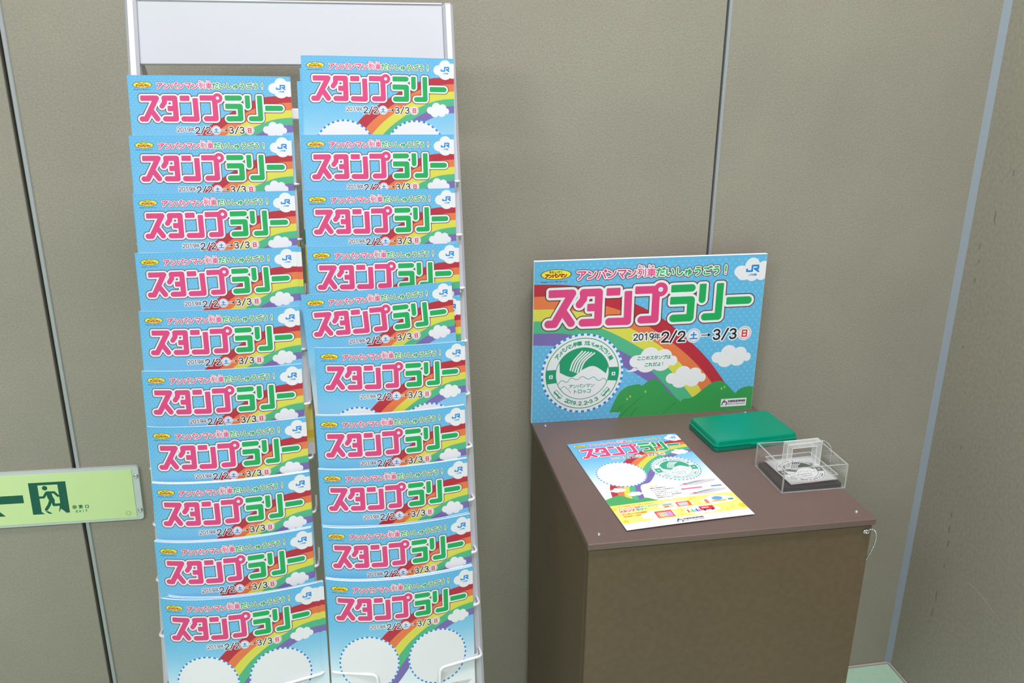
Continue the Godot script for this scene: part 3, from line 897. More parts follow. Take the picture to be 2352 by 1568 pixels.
# ---------------------------------------------------------------- print: the poster (445 x 316 mm)
func poster_image() -> Image:
	var cv := Canvas.new(445, 316, 3.2)
	cv.vgrad([[0, Color(0.385, 0.715, 0.890)], [316, Color(0.385, 0.715, 0.890)]])
	dots(cv, 13.0, 2.3, 2000.0, 0.20)
	bands(cv, [
		v2([-4, 42.5, 60.8, 45.5, 131.5, 58.7, 200, 90.4, 247, 117.5, 295.8, 156.8, 346.5, 206.8, 395, 270]),
		v2([-4, 65.4, 60, 69, 164.2, 98.1, 230, 138, 290, 183, 338.7, 230.5, 372, 276]),
		v2([-4, 89.3, 70, 94, 150, 117, 210, 148, 262.5, 184.7, 310, 232, 348, 286]),
		v2([-4, 112.3, 60, 115, 129.5, 131.9, 200, 170, 261.9, 214.3, 328, 293]),
		v2([-4, 135.9, 60, 139, 110, 152, 169.7, 178.9, 231.9, 222.3, 302, 300]),
		v2([-4, 158.7, 50, 163, 90.2, 173.8, 140, 192, 178, 212.3, 228.4, 244.9, 292, 296])])
	var hill := Color(0.22, 0.61, 0.32)
	var left := smooth(v2([153, 303.6, 168.6, 266.9, 184, 253, 198.2, 249.3, 209.8, 248.7, 215.8, 251.5, 228, 243, 239.8, 240, 254.4, 247.6, 264.8, 264, 282.3, 278.5, 297, 293, 304, 318]))
	left.append_array(v2([169.5, 318, 174.8, 305]))
	cv.poly(left, hill)
	var right := smooth(v2([285, 318, 297, 290, 304.2, 284.7, 312, 285, 320.8, 282, 330, 276, 341.3, 266, 359.7, 253.6, 374, 251.5, 386.6, 257.6, 407.3, 278.5, 413, 274, 424.1, 268.3, 436, 266.5, 449, 268.3]))
	right.append_array(v2([449, 320]))
	cv.poly(right, hill)
	var g := []
	for q in [[174, 318, 186, 302, 216, 275], [196, 318, 200, 308, 211, 296], [262, 314, 272, 303, 286, 292], [168, 303, 174, 295, 180, 290]]:
		path(g, smooth(v2(q)), 0.35)
	cv.strokes(g, [[0, Color(0.08, 0.38, 0.20)]])
	for q in [[187, 278], [193, 273], [223, 265], [379, 268], [385, 265]]: cv.ellipse(q[0], q[1], 1.5, 2.6, Color(0.75, 0.78, 0.36))
	# clouds
	cloud(cv, 353, 178, 80, 45)
	cloud(cv, 263, 216, 81, 45)
	for q in [[396, 32, 13.5, 11.5], [418, 23, 15, 17], [441, 27, 13, 14], [402, 40, 13, 9], [419, 36, 14, 15.5], [437, 38, 12, 12]]: cv.ellipse(q[0], q[1], q[2], q[3], INK_WHITE)
	jr_mark(cv, Vector2(419, 27), 1.0)
	# speech bubble
	cv.poly(smooth(v2([196, 214, 190, 218.5, 180.6, 219.5, 190, 222, 200, 221, 208, 217])), INK_WHITE)
	cloud(cv, 188, 174, 95, 51)
	cv.ellipse(236, 201, 40, 18, INK_WHITE)
	var t := []
	text(t, "ここのスタンプは", 206.5, 195.5, 8.8, 8.4, 0.55)
	text(t, "これだよ!", 222, 209.2, 8.8, 8.2, 0.55)
	cv.strokes(t, [[0, Color(0.06, 0.53, 0.36)]])
	subtitle(cv, Vector2(88, 27.5), 1.0, 1.2)
	title(cv, Vector2(14.5, 48), 1.0)
	date_line(cv, Vector2(192, 155), 1.0)
	oval_logo(cv, Vector2(40.3, 25), 1.0)
	t = []
	text(t, "©やなせたかし/フレーベル館・TMS・NTV", 13, 38.6, 2.6, 2.25, 0.2)
	cv.strokes(t, [[0, Color(0.2, 0.2, 0.28)]])
	# stamp picture
	var c := Vector2(96.2, 220)
	dotted_ring(cv, c, 80, 4.2, 42, true)
	stamp_art(cv, c, 1.0, Color(0.07, 0.60, 0.42), INK_WHITE)
	# museum plate
	cv.rect(380, 290.6, 433.5, 307.4, INK_WHITE)
	museum_mark(cv, Vector2(381.5, 292.3), 1.0)
	return cv.image()

# ---------------------------------------------------------------- print: the flyer (210 x 297 mm)
func flyer_canvas() -> Canvas:
	var cv := Canvas.new(210, 297, 4.0)
	cv.vgrad([[0, Color(0.39, 0.71, 0.89)], [66, Color(0.43, 0.735, 0.90)], [95, Color(0.56, 0.80, 0.92)], [135, Color(0.82, 0.91, 0.96)], [175, Color(0.955, 0.965, 0.97)], [297, Color(0.96, 0.96, 0.965)]])
	dots(cv, 5.6, 0.8, 92.0, 0.30)
	bands(cv, [
		v2([216, 25, 176, 27.6, 150, 37, 125, 51, 98, 68, 76, 86, 42, 130, 22.3, 163, 13.8, 197, 8, 230]),
		v2([216, 34, 180, 37, 152, 47, 128, 61, 104, 78, 84, 97, 52, 138, 33, 168, 24, 200, 18, 232]),
		v2([216, 44, 184, 47, 156, 57, 133, 70, 110, 87, 92, 106, 62, 145, 43, 171, 34, 203, 28, 234]),
		v2([216, 54, 187, 57, 160, 67, 138, 80, 117, 96, 100, 115, 72, 152, 53, 172, 44, 206, 38, 236]),
		v2([216, 64, 190, 66, 164, 76, 143, 89, 124, 105, 108, 124, 82, 158, 63, 172, 54, 208, 48, 238]),
		v2([216, 73.5, 193, 76, 168, 86, 148, 98, 131, 114, 116, 133, 92, 164, 72, 173, 63, 211, 57, 240])])
	for q in [[189.5, 16, 8, 7], [198, 11, 8.5, 8.8], [208, 14, 7.5, 7.5], [198, 21, 9, 7.8], [194, 17, 8, 6], [208, 21.5, 6, 5.5]]: cv.ellipse(q[0] - 0.5, q[1], q[2], q[3], INK_WHITE)
	jr_mark(cv, Vector2(197.5, 14.5), 0.47)
	cloud(cv, 171, 60.0, 31.5, 20)
	subtitle(cv, Vector2(41, 13.4), 0.477, 0.7)
	title(cv, Vector2(9, 23.3), 0.4656)
	date_line(cv, Vector2(58.7, 71.3), 0.423, 0.72)
	oval_logo(cv, Vector2(19, 12.4), 0.43)
	var t := []
	text(t, "©やなせたかし/フレーベル館・TMS・NTV", 8, 18.4, 1.2, 0.98, 0.12)
	cv.strokes(t, [[0, Color(0.25, 0.35, 0.45)]])
	# lower half: clouds over the foot of the rainbow, hills
	cloud(cv, 18, 170, 26, 15)
	cloud(cv, 40, 188, 27, 14)
	var hill := smooth(v2([-2, 204, 10, 199, 26.7, 194, 40, 207, 49.6, 215, 60, 211.5, 68, 212, 76, 219, 84, 224]))
	hill.append_array(v2([84, 226, -2, 226]))
	cv.poly(hill, Color(0.30, 0.66, 0.38))
	# stamp fields
	for x in [55.5, 154.5]: dotted_ring(cv, Vector2(x, 127.5), 43, 2.3, 38, true)
	# rules
	t = []
	text(t, "ルール", 88, 178.4, 4.2, 4.2, 0.5)
	cv.strokes(t, [[0, Color(0.93, 0.75, 0.1)]])
	t = []
	text(t, "館□に□□□れた", 85, 185, 3.2, 3.4, 0.25)
	text(t, "2つのスタンプを□めたら", 84, 191.5, 3.2, 3.4, 0.25)
	text(t, "クイズに□えて", 85, 198, 3.2, 3.4, 0.25)
	text(t, "プレゼントキャンペーンに", 85, 204, 3.2, 3.4, 0.25)
	text(t, "□□しよう! す□き□□を", 85, 210, 3.2, 3.4, 0.25)
	text(t, "□□□プレゼント!", 85, 216, 3.2, 3.4, 0.25)
	cv.strokes(t, [[0, Color(0.25, 0.22, 0.22)]])
	# two grey building plans
	for q in [[133.0, 172.0], [136.0, 204.0]]:
		var o := Vector2(q[0], q[1])
		cv.poly(mapped(v2([0, 12, 42, 2, 72, 4, 66, 10, 30, 17, 4, 16]), o, 1.0, Vector2.ZERO), Color(0.82, 0.81, 0.83))
		cv.poly(mapped(v2([4, 11, 34, 4, 48, 5, 16, 13]), o, 1.0, Vector2.ZERO), Color(0.68, 0.67, 0.70))
		cv.poly(mapped(v2([10, 8, 14, 8, 16, 13, 11, 13]), o, 1.0, Vector2.ZERO), Color(0.90, 0.36, 0.50))
		var gl := []
		for i in 5: path(gl, [o + Vector2(22 + i * 6, 9 - i * 0.9), o + Vector2(26 + i * 6, 8.4 - i * 0.9)], 0.35)
		cv.strokes(gl, [[0, Color(0.45, 0.44, 0.47)]])
	cv.rect(132, 196.5, 169, 200.5, Color(0.93, 0.42, 0.55))
	cv.rect(185, 196.8, 204, 200.0, Color(0.25, 0.45, 0.82))
	# yellow prize field
	cv.rect(0, 223.5, 210, 279.5, Color(1.0, 0.93, 0.50))
	for q in [[2, 234, 5.5], [8, 273, 5.0], [206, 267, 6.5], [134, 231, 2.6], [100, 273, 2.2], [176, 274, 1.8], [70, 236, 1.6]]: cv.ellipse(q[0], q[1], q[2], q[2], Color(1.0, 0.83, 0.22))
	for q in [[187.4, 268.8], [104, 262], [140, 228]]:
		var star := []
		for i in 10: star.append(Vector2(q[0], q[1]) + Vector2.from_angle(-PI / 2 + i * PI / 5) * (2.8 if i % 2 == 0 else 1.2))
		cv.poly(star, Color(0.98, 0.78, 0.15))
	for q in [[73.0, 229.0, 58.0, 27.0], [36.0, 251.0, 57.0, 27.0], [108.0, 251.0, 59.0, 27.0], [147.0, 227.0, 58.0, 27.0]]:
		cloud(cv, q[0], q[1], q[2], q[3], Color(0.99, 0.985, 0.97))
		cv.ellipse(q[0] + q[2] / 2, q[1] + q[3] / 2, q[2] * 0.44, q[3] * 0.40, Color(0.99, 0.985, 0.97))
	t = []
	text(t, "スタンプを□してクイズにこたえよう!", 10, 229.5, 4.4, 3.7, 0.35)
	cv.strokes(t, [[0, Color(0.93, 0.55, 0.15)]])
	t = []
	text(t, "アンパンマン列車", 11, 236.5, 4.6, 4.6, 0.4)
	text(t, "スタンプ", 11.5, 243.5, 6.6, 6.4, 0.8)
	cv.strokes(t, [[0.6, INK_WHITE], [0, INK_PINK]])
	t = []
	text(t, "だいしゅうごう！", 48, 236.5, 4.2, 4.0, 0.4)
	text(t, "ラリー", 38.5, 243.5, 6.6, 6.4, 0.8)
	cv.strokes(t, [[0.6, INK_WHITE], [0, INK_GREEN]])
	t = []
	text(t, "プレゼントは4□□", 10.5, 253, 5.0, 4.6, 0.55)
	text(t, "□□□□10□□", 11, 259.5, 3.6, 3.6, 0.4)
	cv.strokes(t, [[0, Color(0.93, 0.50, 0.13)]])
	# prizes, as plain toys: drawing board, case, crayon box, fire engine set, balloon set
	cv.rect(80, 236, 98, 249, Color(0.86, 0.84, 0.66)); cv.rect(82, 238, 96, 242, Color(0.55, 0.72, 0.80)); cv.rect(82, 244, 90, 248, Color(0.85, 0.45, 0.40))
	cv.rect(104, 236, 128, 250, Color(0.93, 0.42, 0.22)); cv.rect(107, 238.5, 123, 248, Color(0.80, 0.80, 0.86))
	cv.rect(60, 256, 88, 276, Color(0.92, 0.30, 0.30))
	for i in 8: cv.rect(62.5 + i * 3, 260, 64.7 + i * 3, 274, Color.from_hsv(i / 8.0, 0.28, 0.95))
	cv.rect(134, 257, 158, 269, Color(0.87, 0.18, 0.22)); cv.rect(138, 260, 150, 263, Color(0.75, 0.85, 0.92)); cv.ellipse(140, 269, 2.2, 2.2, INK_BLACK); cv.ellipse(153, 269, 2.2, 2.2, INK_BLACK)
	for i in 6: cv.rect(112 + i * 3.6, 262 + (i % 2) * 3, 114.6 + i * 3.6, 271, Color.from_hsv(i / 6.0, 0.7, 0.8))
	cv.ellipse(176, 238, 9, 6, Color(0.42, 0.66, 0.86)); cv.rect(164, 244, 188, 248, Color(0.96, 0.70, 0.25)); cv.rect(152, 238, 158, 250, Color(0.90, 0.50, 0.38)); cv.rect(192, 242, 201, 247, Color(0.35, 0.60, 0.42))
	museum_mark(cv, Vector2(83, 283.5), 0.92)
	return cv

# ================================================================ exit sign
func build_exit_sign() -> void:
	var w := 0.40
	var h := 0.1095
	var t := thing("exit_sign", "pale green luminous exit guide sign with running figure and arrow on wall", "sign", Vector3(-0.4955 - w / 2, 0.6075, 0.0))
	t.rotation_degrees.z = -1.0
	var st := new_st(false)
	var r := rounded_rect(w, h, 0.006)
	add_loops(st, [loop3(r, 0.0), loop3(r, 0.0062), loop3(r, 0.007, 0.997)], Transform3D.IDENTITY)
	obj("frame", st, flat_mat(Color(0.79, 0.83, 0.82), 0.42, 0.2), t)
	# luminous plate with its print
	var pw := w - 0.024
	var ph := 0.0985
	var cv := Canvas.new(pw * 1000, ph * 1000, 4.0)
	cv.vgrad([[0, Color(0.80, 0.905, 0.64)], [99, Color(0.80, 0.905, 0.64)]])
	var ink := Color(0.0, 0.35, 0.27)
	# plate millimetres: x from the plate's left end, y from its top; the right end lies 12 mm inside the frame
	var X := func(wx: float) -> float: return (wx + 0.5075) * 1000.0 + pw * 1000.0
	var ox: float = X.call(-0.684)
	# door frame
	cv.rect(ox, 16.0, ox + 62.5, 80.0, ink)
	var pale := Color(0.80, 0.905, 0.64)
	cv.poly(v2([ox + 15, 21.5, ox + 48.5, 21.5, ox + 48.5, 58, ox + 43.5, 80.5, ox + 19.5, 80.5, ox + 15, 75.5]), pale)
	cv.poly(v2([ox + 43, 80.5, ox + 48.5, 71, ox + 55.5, 78.5, ox + 55, 80.5]), pale)
	cv.poly(v2([ox - 0.2, 80.2, ox + 15, 75.2, ox + 20, 80.2]), ink)
	# running figure
	var man := []
	cv.ellipse(ox + 26.4, 27.6, 4.5, 4.5, ink)
	path(man, v2([ox + 29.5, 36.5, ox + 41, 37.0, ox + 46.5, 44.5]), 2.2)
	path(man, v2([ox + 28, 37, ox + 22.5, 46, ox + 15, 46]), 2.2)
	path(man, v2([ox + 32, 39, ox + 33, 46, ox + 35.5, 53]), 4.6)
	path(man, v2([ox + 36.5, 53, ox + 37.5, 62.5, ox + 50, 62.5]), 2.6)
	path(man, v2([ox + 33.5, 53, ox + 29, 63, ox + 23.5, 71]), 2.7)
	cv.strokes(man, [[0, ink]])
	cv.poly(v2([ox + 21, 74.5, ox + 26, 74.5, ox + 33, 80.2, ox + 27.5, 80.2]), ink)
	# arrow
	var ax: float = X.call(-0.6958)
	cv.rect(ax - 70, 39.2, ax, 55.2, ink)
	cv.poly(v2([ax - 34, 14.5, ax - 46, 14.5, ax - 80, 47.2, ax - 46, 80, ax - 34, 80, ax - 56, 55.2, ax - 56, 39.2]), ink)
	var tx := []
	text(tx, "非常口", X.call(-0.6125), 69.6, 8.6, 10.6, 0.55)
	text(tx, "EXIT", X.call(-0.6095), 78.6, 4.6, 5.4, 0.42)
	cv.strokes(tx, [[0, ink]])
	cv.ring(X.call(-0.5214), 89.0, 4.2, 4.9, Color(0.5, 0.66, 0.50))
	cv.ring(X.call(-0.5214), 89.0, 2.6, 3.0, Color(0.5, 0.66, 0.50))
	st = new_st()
	add_box(st, Vector3(0, 0, 0.0075), Vector3(pw, ph, 0.0010))
	var plate := obj("luminous_plate", st, flat_mat(pale, 0.4), t)
	st = new_st()
	add_face(st, Vector3(-pw / 2, -ph / 2, 0.0082), Vector3(pw, 0, 0), Vector3(0, ph, 0))
	inst("print", st.commit(), textured(cv.image(), 0.35), plate)
	for sx in [-1, 1]:
		for sy in [-1, 1]:
			screw(t, Vector3(sx * (w / 2 - 0.0055), sy * 0.035, 0.007), Vector3(0, 0, 1), 0.0046, M.chrome)

# ================================================================ leaflet rack
func rk(s: float, u: float, o: float) -> Vector3:
	return Vector3(RACK_X + s, u * cos(RACK_LEAN) + o * sin(RACK_LEAN), RACK_Z - u * sin(RACK_LEAN) + o * cos(RACK_LEAN))

func rack_basis() -> Basis:
	return Basis(Vector3.RIGHT, Vector3(0, cos(RACK_LEAN), -sin(RACK_LEAN)), Vector3(0, sin(RACK_LEAN), cos(RACK_LEAN)))

func build_rack() -> void:
	var base := Vector3(RACK_X + RACK_W / 2, 0, 0.36)
	var t := thing("leaflet_rack", "white metal leaflet rack with two columns of wire pockets leaning back to wall", "rack", base)
	var b := rack_basis()
	for s in [0.0075, RACK_W - 0.0075]:
		var st := new_st()
		add_box(st, rk(s, 0.77, -0.012) - base, Vector3(0.015, 1.51, 0.024), 0.004, b)
		obj("side_post", st, M.alu, t)
		st = new_st()
		var top := rk(s, 1.44, -0.034) - base
		add_tube(st, bend([top + Vector3(0, 0, 0.0), top + Vector3(0, -0.02, -0.02), Vector3(top.x, 0.012, 0.09 - base.z)], 0.02), 0.008, 10)
		obj("rear_leg", st, M.alu, t)
		st = new_st()
		add_box(st, Vector3(rk(s, 0, 0).x, 0.006, RACK_Z - 0.005) - Vector3(base.x, 0, base.z), Vector3(0.03, 0.012, 0.05), 0.003)
		obj("foot", st, M.recess, t)
	var st2 := new_st()
	add_box(st2, rk(RACK_W / 2, 1.4795, -0.010) - base, Vector3(RACK_W - 0.030, 0.0885, 0.006), 0.001, b)
	obj("header_panel", st2, M.header, t)
	st2 = new_st()
	add_box(st2, rk(RACK_W / 2, 1.524, -0.010) - base, Vector3(RACK_W - 0.030, 0.003, 0.010), 0.001, b)
	obj("header_edge", st2, M.alu, t)
	for u in [1.3665, 0.36]:
		st2 = new_st()
		add_box(st2, rk(RACK_W / 2, u, -0.019) - base, Vector3(RACK_W - 0.028, 0.017, 0.012), 0.002, b)
		obj("crossbar", st2, M.white_metal, t)
	# upright wires the pockets hang on
	for s in [0.05, 0.175, 0.28, 0.405]:
		st2 = new_st(true)
		add_tube(st2, [rk(s, 0.352, -0.0105) - base, rk(s, 1.374, -0.0105) - base], 0.002, 8)
		obj("upright_wire", st2, M.white_metal, t)
	# pockets: for each column and row a bottom wire and two bent arms
	for col in 2:
		var s0: float = [0.006, 0.2345][col]
		var s1: float = [0.2225, 0.4485][col]
		for row in 10:
			var u := 1.2585 - 0.0766 * row
			var ub := u - 0.1555
			st2 = new_st(true)
			add_tube(st2, bend([rk(s0, ub + 0.02, -0.0105) - base, rk(s0, ub, -0.006) - base, rk(s0 + 0.004, ub - 0.002, 0.012) - base, rk(s1 - 0.004, ub - 0.002, 0.012) - base, rk(s1, ub, -0.006) - base, rk(s1, ub + 0.02, -0.0105) - base], 0.006, 3), 0.0016, 8)
			obj("pocket_bottom", st2, M.white_metal, t)
			for side in 2:
				var e: float = s0 if side == 0 else s1
				var d := 1.0 if side == 0 else -1.0
				var bw := lerpf(0.005, 0.020, row / 9.0)
				var o1 := TOP_OUT - 0.0258 + 0.75 * bw + 0.0036
				var o2 := TOP_OUT - 0.0380 + 0.62 * bw + 0.0036
				var arm := [rk(e, u - 0.006, -0.0105), rk(e, u + 0.003, 0.002), rk(e, u + 0.001, TOP_OUT - 0.0225), rk(e + d * 0.062, u - 0.004, o1), rk(e + d * 0.066, u - 0.07, o2), rk(e + d * 0.066, ub, 0.016), rk(e + d * 0.066, ub - 0.002, 0.012)]
				var q := []
				for p in arm: q.append(p - base)
				st2 = new_st(true)
				add_tube(st2, bend(q, 0.007, 4), 0.0021, 10)
				obj("pocket_arm", st2, M.white_metal, t)

# ================================================================ flyers in the rack
const A4W := 0.21
const A4H := 0.297
const SHEET := 0.0009
const TOP_OUT := 0.052
var flyer_mat: StandardMaterial3D
var flyer_cv: Canvas

func sheet_mesh(bow: float, peak: float, front: Material, curl := 0.0) -> ArrayMesh:
	# origin: middle of the sheet's top edge at its corners' depth; x across, y up, z to the reader
	var nx := 18
	var ny := 8
	var arc := 8.0 * bow * bow / (3.0 * A4W)
	var cw := A4W - arc
	var P := []
	var e := log(0.5) / log(peak)
	for j in ny + 1:
		var row := []
		var v := float(j) / ny
		for i in nx + 1:
			var s := float(i) / nx
			var q := pow(s, e)
			var k := 1.0 - pow(2.0 * q - 1.0, 2.0)
			var z := bow * k * (0.62 + 0.38 * v) + curl * pow(absf(v - 0.5) * 2.0, 2.0)
			row.append(Vector3((s - 0.5) * cw, (v - 1.0) * A4H, z))
		P.append(row)
	var mesh := ArrayMesh.new()
	for face in 2:
		var st := new_st(true)
		for j in ny:
			for i in nx:
				var idx := [[i, j], [i + 1, j + 1], [i + 1, j], [i, j], [i, j + 1], [i + 1, j + 1]]
				if face == 1: idx.reverse()
				for c in idx:
					st.set_uv(Vector2(float(c[0]) / nx, 1.0 - float(c[1]) / ny))
					st.add_vertex(P[c[1]][c[0]] - Vector3(0, 0, SHEET * face))
		if face == 1:
			var back := Vector3(0, 0, -SHEET)
			st.set_smooth_group(-1)
			for i in nx:
				quad(st, P[ny][i], P[ny][i + 1], P[ny][i + 1] + back, P[ny][i] + back, Vector3.UP)
				quad(st, P[0][i], P[0][i + 1], P[0][i + 1] + back, P[0][i] + back, Vector3.DOWN)
			for j in ny:
				quad(st, P[j][0], P[j + 1][0], P[j + 1][0] + back, P[j][0] + back, Vector3.LEFT)
				quad(st, P[j][nx], P[j + 1][nx], P[j + 1][nx] + back, P[j][nx] + back, Vector3.RIGHT)
		st.generate_normals()
		st.commit(mesh)
		mesh.surface_set_material(face, front if face == 0 else M.paper)
	return mesh

func build_flyers() -> void:
	flyer_cv = flyer_canvas()
	flyer_mat = textured(flyer_cv.image(), 0.5)
	flyer_mat.albedo_color = Color(0.935, 0.935, 0.935)
	# middle of the top edge (across, along the rack) and tilt of each front flyer; sheets in the pocket
	var spots := [
		[[0.1151, 1.4029, -0.4, 2], [0.1132, 1.323, -0.5, 2], [0.1137, 1.2472, -0.06, 2], [0.1116, 1.1697, 0.6, 4], [0.1125, 1.0906, -0.5, 2], [0.1114, 1.0107, -0.5, 2], [0.1143, 0.9366, -0.2, 3], [0.1151, 0.8608, 0.09, 8], [0.1141, 0.7824, 0.35, 8], [0.117, 0.7055, 0.16, 8]],
		[[0.341, 1.429, -1.0, 3], [0.3361, 1.3221, -0.38, 2], [0.3344, 1.2466, -0.15, 2], [0.3358, 1.1698, -0.4, 2], [0.3235, 1.1104, 3.14, 2], [0.3391, 1.0306, -0.4, 2], [0.3338, 0.9385, 0.56, 7], [0.3343, 0.8634, 0.21, 6], [0.3352, 0.7834, 0.38, 8], [0.3362, 0.7092, -0.28, 8]]]
	var rank := ["top", "second", "third", "fourth", "fifth", "sixth", "seventh", "eighth", "ninth", "bottom"]
	var order := ["first", "second", "third", "fourth", "fifth", "sixth", "seventh", "eighth"]
	var side := ["beside the exit sign", "beside the brown stand"]
	var lean := RACK_LEAN - deg_to_rad(8.0)
	var yb := Vector3(0, cos(deg_to_rad(8.0)), -sin(deg_to_rad(8.0)))
	var basis := Basis(Vector3.RIGHT, yb, Vector3.RIGHT.cross(yb))
	for row in 10:
		var mesh := sheet_mesh(lerpf(0.005, 0.020, row / 9.0), 0.45, flyer_mat)
		for col in 2:
			var q: Array = spots[col][row]
			for k in q[3]:
				var s: float = q[0]
				var u: float = q[1]
				var roll: float = q[2]
				if k > 0:
					s += rng.randf_range(-0.0010, 0.0010)
					u += rng.randf_range(-0.0012, 0.0006)
					roll *= 0.7
					if col == 0 and row == 9: s += 0.0024 * mini(k, 4)
					if col == 0 and row == 3: s += 0.0022 * k
					if col == 1 and row == 4:
						s = 0.3360
						u = 1.0940
						roll = -0.3
					if col == 1 and row == 0:
						s -= 0.0035 * k
						u -= 0.016 * k
				var o := MeshInstance3D.new()
				o.name = numbered("flyer")
				o.mesh = mesh
				add_child(o)
				var fu: float = q[1]
				var at: Vector3 = rk(s, fu, TOP_OUT) + basis.y * (u - fu) - basis.z * (k * (SHEET + 0.00012) + 0.0003 + (0.0042 if k > 0 and col == 1 and row == 4 else 0.0))
				o.transform = Transform3D(basis * Basis(Vector3(0, 0, 1), deg_to_rad(roll)), at)
				var label := "front flyer in the %s pocket of the rack column %s" % [rank[row], side[col]]
				if k > 0: label = "%s flyer from front, %s pocket of the rack column %s" % [order[k], rank[row], side[col]]
				tag(o, label, "flyer", "stamp rally flyers in the rack")

# ================================================================ brown stand
func build_stand() -> void:
	var x0 := 0.2293
	var x1 := 0.6871
	var z0 := 0.030
	var z1 := 0.4718
	var base := Vector3((x0 + x1) / 2, 0, (z0 + z1) / 2)
	var t := thing("display_stand", "dark brown box stand with screwed-on top board against the wall", "stand", base)
	t.rotation.y = -0.003
	var th := 0.0115
	var st := new_st()
	add_box(st, Vector3(0, TABLE_H - th / 2, 0), Vector3(x1 - x0, th, z1 - z0), 0.0012)
	obj("top_board", st, M.board_top, t)
	var hb := TABLE_H - th - 0.0015
	var bw := x1 - x0 - 0.006
	var bd := z1 - z0 - 0.008
	for s in [-1, 1]:
		st = new_st()
		add_box(st, Vector3(s * (bw / 2 - 0.009), hb / 2, 0), Vector3(0.018, hb, bd - 0.0366), 0.001)
		obj("side_panel", st, M.board_side, t)
	for s in [-1, 1]:
		st = new_st()
		add_box(st, Vector3(0, hb / 2, s * (bd / 2 - 0.009)), Vector3(bw, hb, 0.018), 0.0012)
		obj("front_panel" if s > 0 else "rear_panel", st, M.board_side, t)
	st = new_st()
	add_box(st, Vector3(0, hb + 0.00075, 0), Vector3(bw - 0.012, 0.0015, bd - 0.012))
	obj("spacer", st, M.recess, t)
	st = new_st()
	add_box(st, Vector3(-0.0005, TABLE_H + 0.146, z0 - base.z - 0.0045), Vector3(x1 - x0 - 0.012, 0.292, 0.009), 0.001)
	obj("back_board", st, M.board_side, t)
	st = new_st()
	add_box(st, Vector3(-(x1 - x0 - 0.012) / 2 + 0.008, TABLE_H + 0.2935, z0 - base.z - 0.0045), Vector3(0.018, 0.004, 0.0095), 0.0005)
	obj("tape", st, M.tape, t)
	for p in [[0.2533, 0.0605], [0.6560, 0.0605], [0.6670, 0.4480], [0.2520, 0.4480]]:
		screw(t, Vector3(p[0] - base.x, TABLE_H, p[1] - base.z), Vector3.UP, 0.0034, M.chrome)

# ================================================================ poster board
func build_poster() -> void:
	var w := 0.4455
	var h := 0.3165
	var t := thing("poster_board", "landscape foam-board poster with rainbow, big katakana title and round stamp picture", "poster", Vector3(0.2297 + w / 2, TABLE_H, 0.0345))
	t.rotation.y = -0.003
	var st := new_st()
	add_box(st, Vector3(0, h / 2, 0.0078), Vector3(w, h, 0.0070), 0.0004)
	obj("foam_board", st, M.foam_core, t)
	st = new_st()
	add_face(st, Vector3(-w / 2 + 0.0006, 0.0006, 0.01145), Vector3(w - 0.0012, 0, 0), Vector3(0, h - 0.0012, 0))
	inst("print", st.commit(), textured(poster_image(), 0.42), t)

# ================================================================ flyer on the stand, with the stamp on it
func build_table_flyer() -> void:
	var cv := flyer_cv.copy()
	stamp_art(cv, Vector2(154.5, 127.5), 0.535, Color(0.22, 0.66, 0.53), INK_WHITE)
	var m := textured(cv.image(), 0.5)
	var mesh := sheet_mesh(0.0012, 0.5, m, 0.0016)
	var o := MeshInstance3D.new()
	o.name = "stamped_flyer"
	o.mesh = mesh
	add_child(o)
	var yaw := 0.0676
	# the sheet lies flat: its top edge points to the wall
	var b := Basis(Vector3.UP, yaw) * Basis(Vector3(1, 0, 0), Vector3(0, 0, -1), Vector3(0, 1, 0))
	o.transform = Transform3D(b, Vector3(0.3891, TABLE_H + SHEET + 0.0004, 0.2917) + b.y * A4H / 2)
	tag(o, "flyer lying on the brown stand with a green round stamp printed on it", "flyer")

# ================================================================ ink pad
func build_ink_pad() -> void:
	var t := thing("ink_pad", "closed green plastic stamp ink pad lying in front of the poster", "ink pad", Vector3(0.6060, TABLE_H, 0.1570))
	t.rotation.y = 0.075
	var w := 0.166
	var d := 0.112
	var up := Transform3D(Basis(Vector3(1, 0, 0), Vector3(0, 0, -1), Vector3(0, 1, 0)), Vector3.ZERO)
	var r := rounded_rect(w, d, 0.009, 6)
	var rs := rounded_rect(w - 0.003, d - 0.003, 0.008, 6)
	var st := new_st()
	add_loops(st, [loop3(rs, 0.0), loop3(r, 0.0015), loop3(r, 0.0082), loop3(rs, 0.0088)], up)
	obj("base", st, M.green_base, t)
	st = new_st()
	var li := rounded_rect(w - 0.0040, d - 0.0040, 0.008, 6)
	var l2 := rounded_rect(w - 0.0060, d - 0.0060, 0.0075, 6)
	var l3 := rounded_rect(w - 0.0085, d - 0.0085, 0.0068, 6)
	var l4 := rounded_rect(w - 0.0120, d - 0.0120, 0.0055, 6)
	add_loops(st, [loop3(rs, 0.0090), loop3(r, 0.0096), loop3(r, 0.0112), loop3(li, 0.0119), loop3(l2, 0.0182), loop3(l3, 0.0200), loop3(l4, 0.0206)], up)
	obj("lid", st, M.green_plastic, t)
	for s in [-1, 1]:
		st = new_st()
		add_tube(st, [Vector3(s * 0.05 - 0.012, 0.009, -d / 2), Vector3(s * 0.05 + 0.012, 0.009, -d / 2)], 0.0022, 8)
		obj("hinge", st, M.green_base, t)
	st = new_st()
	add_box(st, Vector3(0, 0.0088, d / 2 + 0.0004), Vector3(0.026, 0.0045, 0.0016), 0.0006)
	obj("clasp", st, M.green_plastic, t)

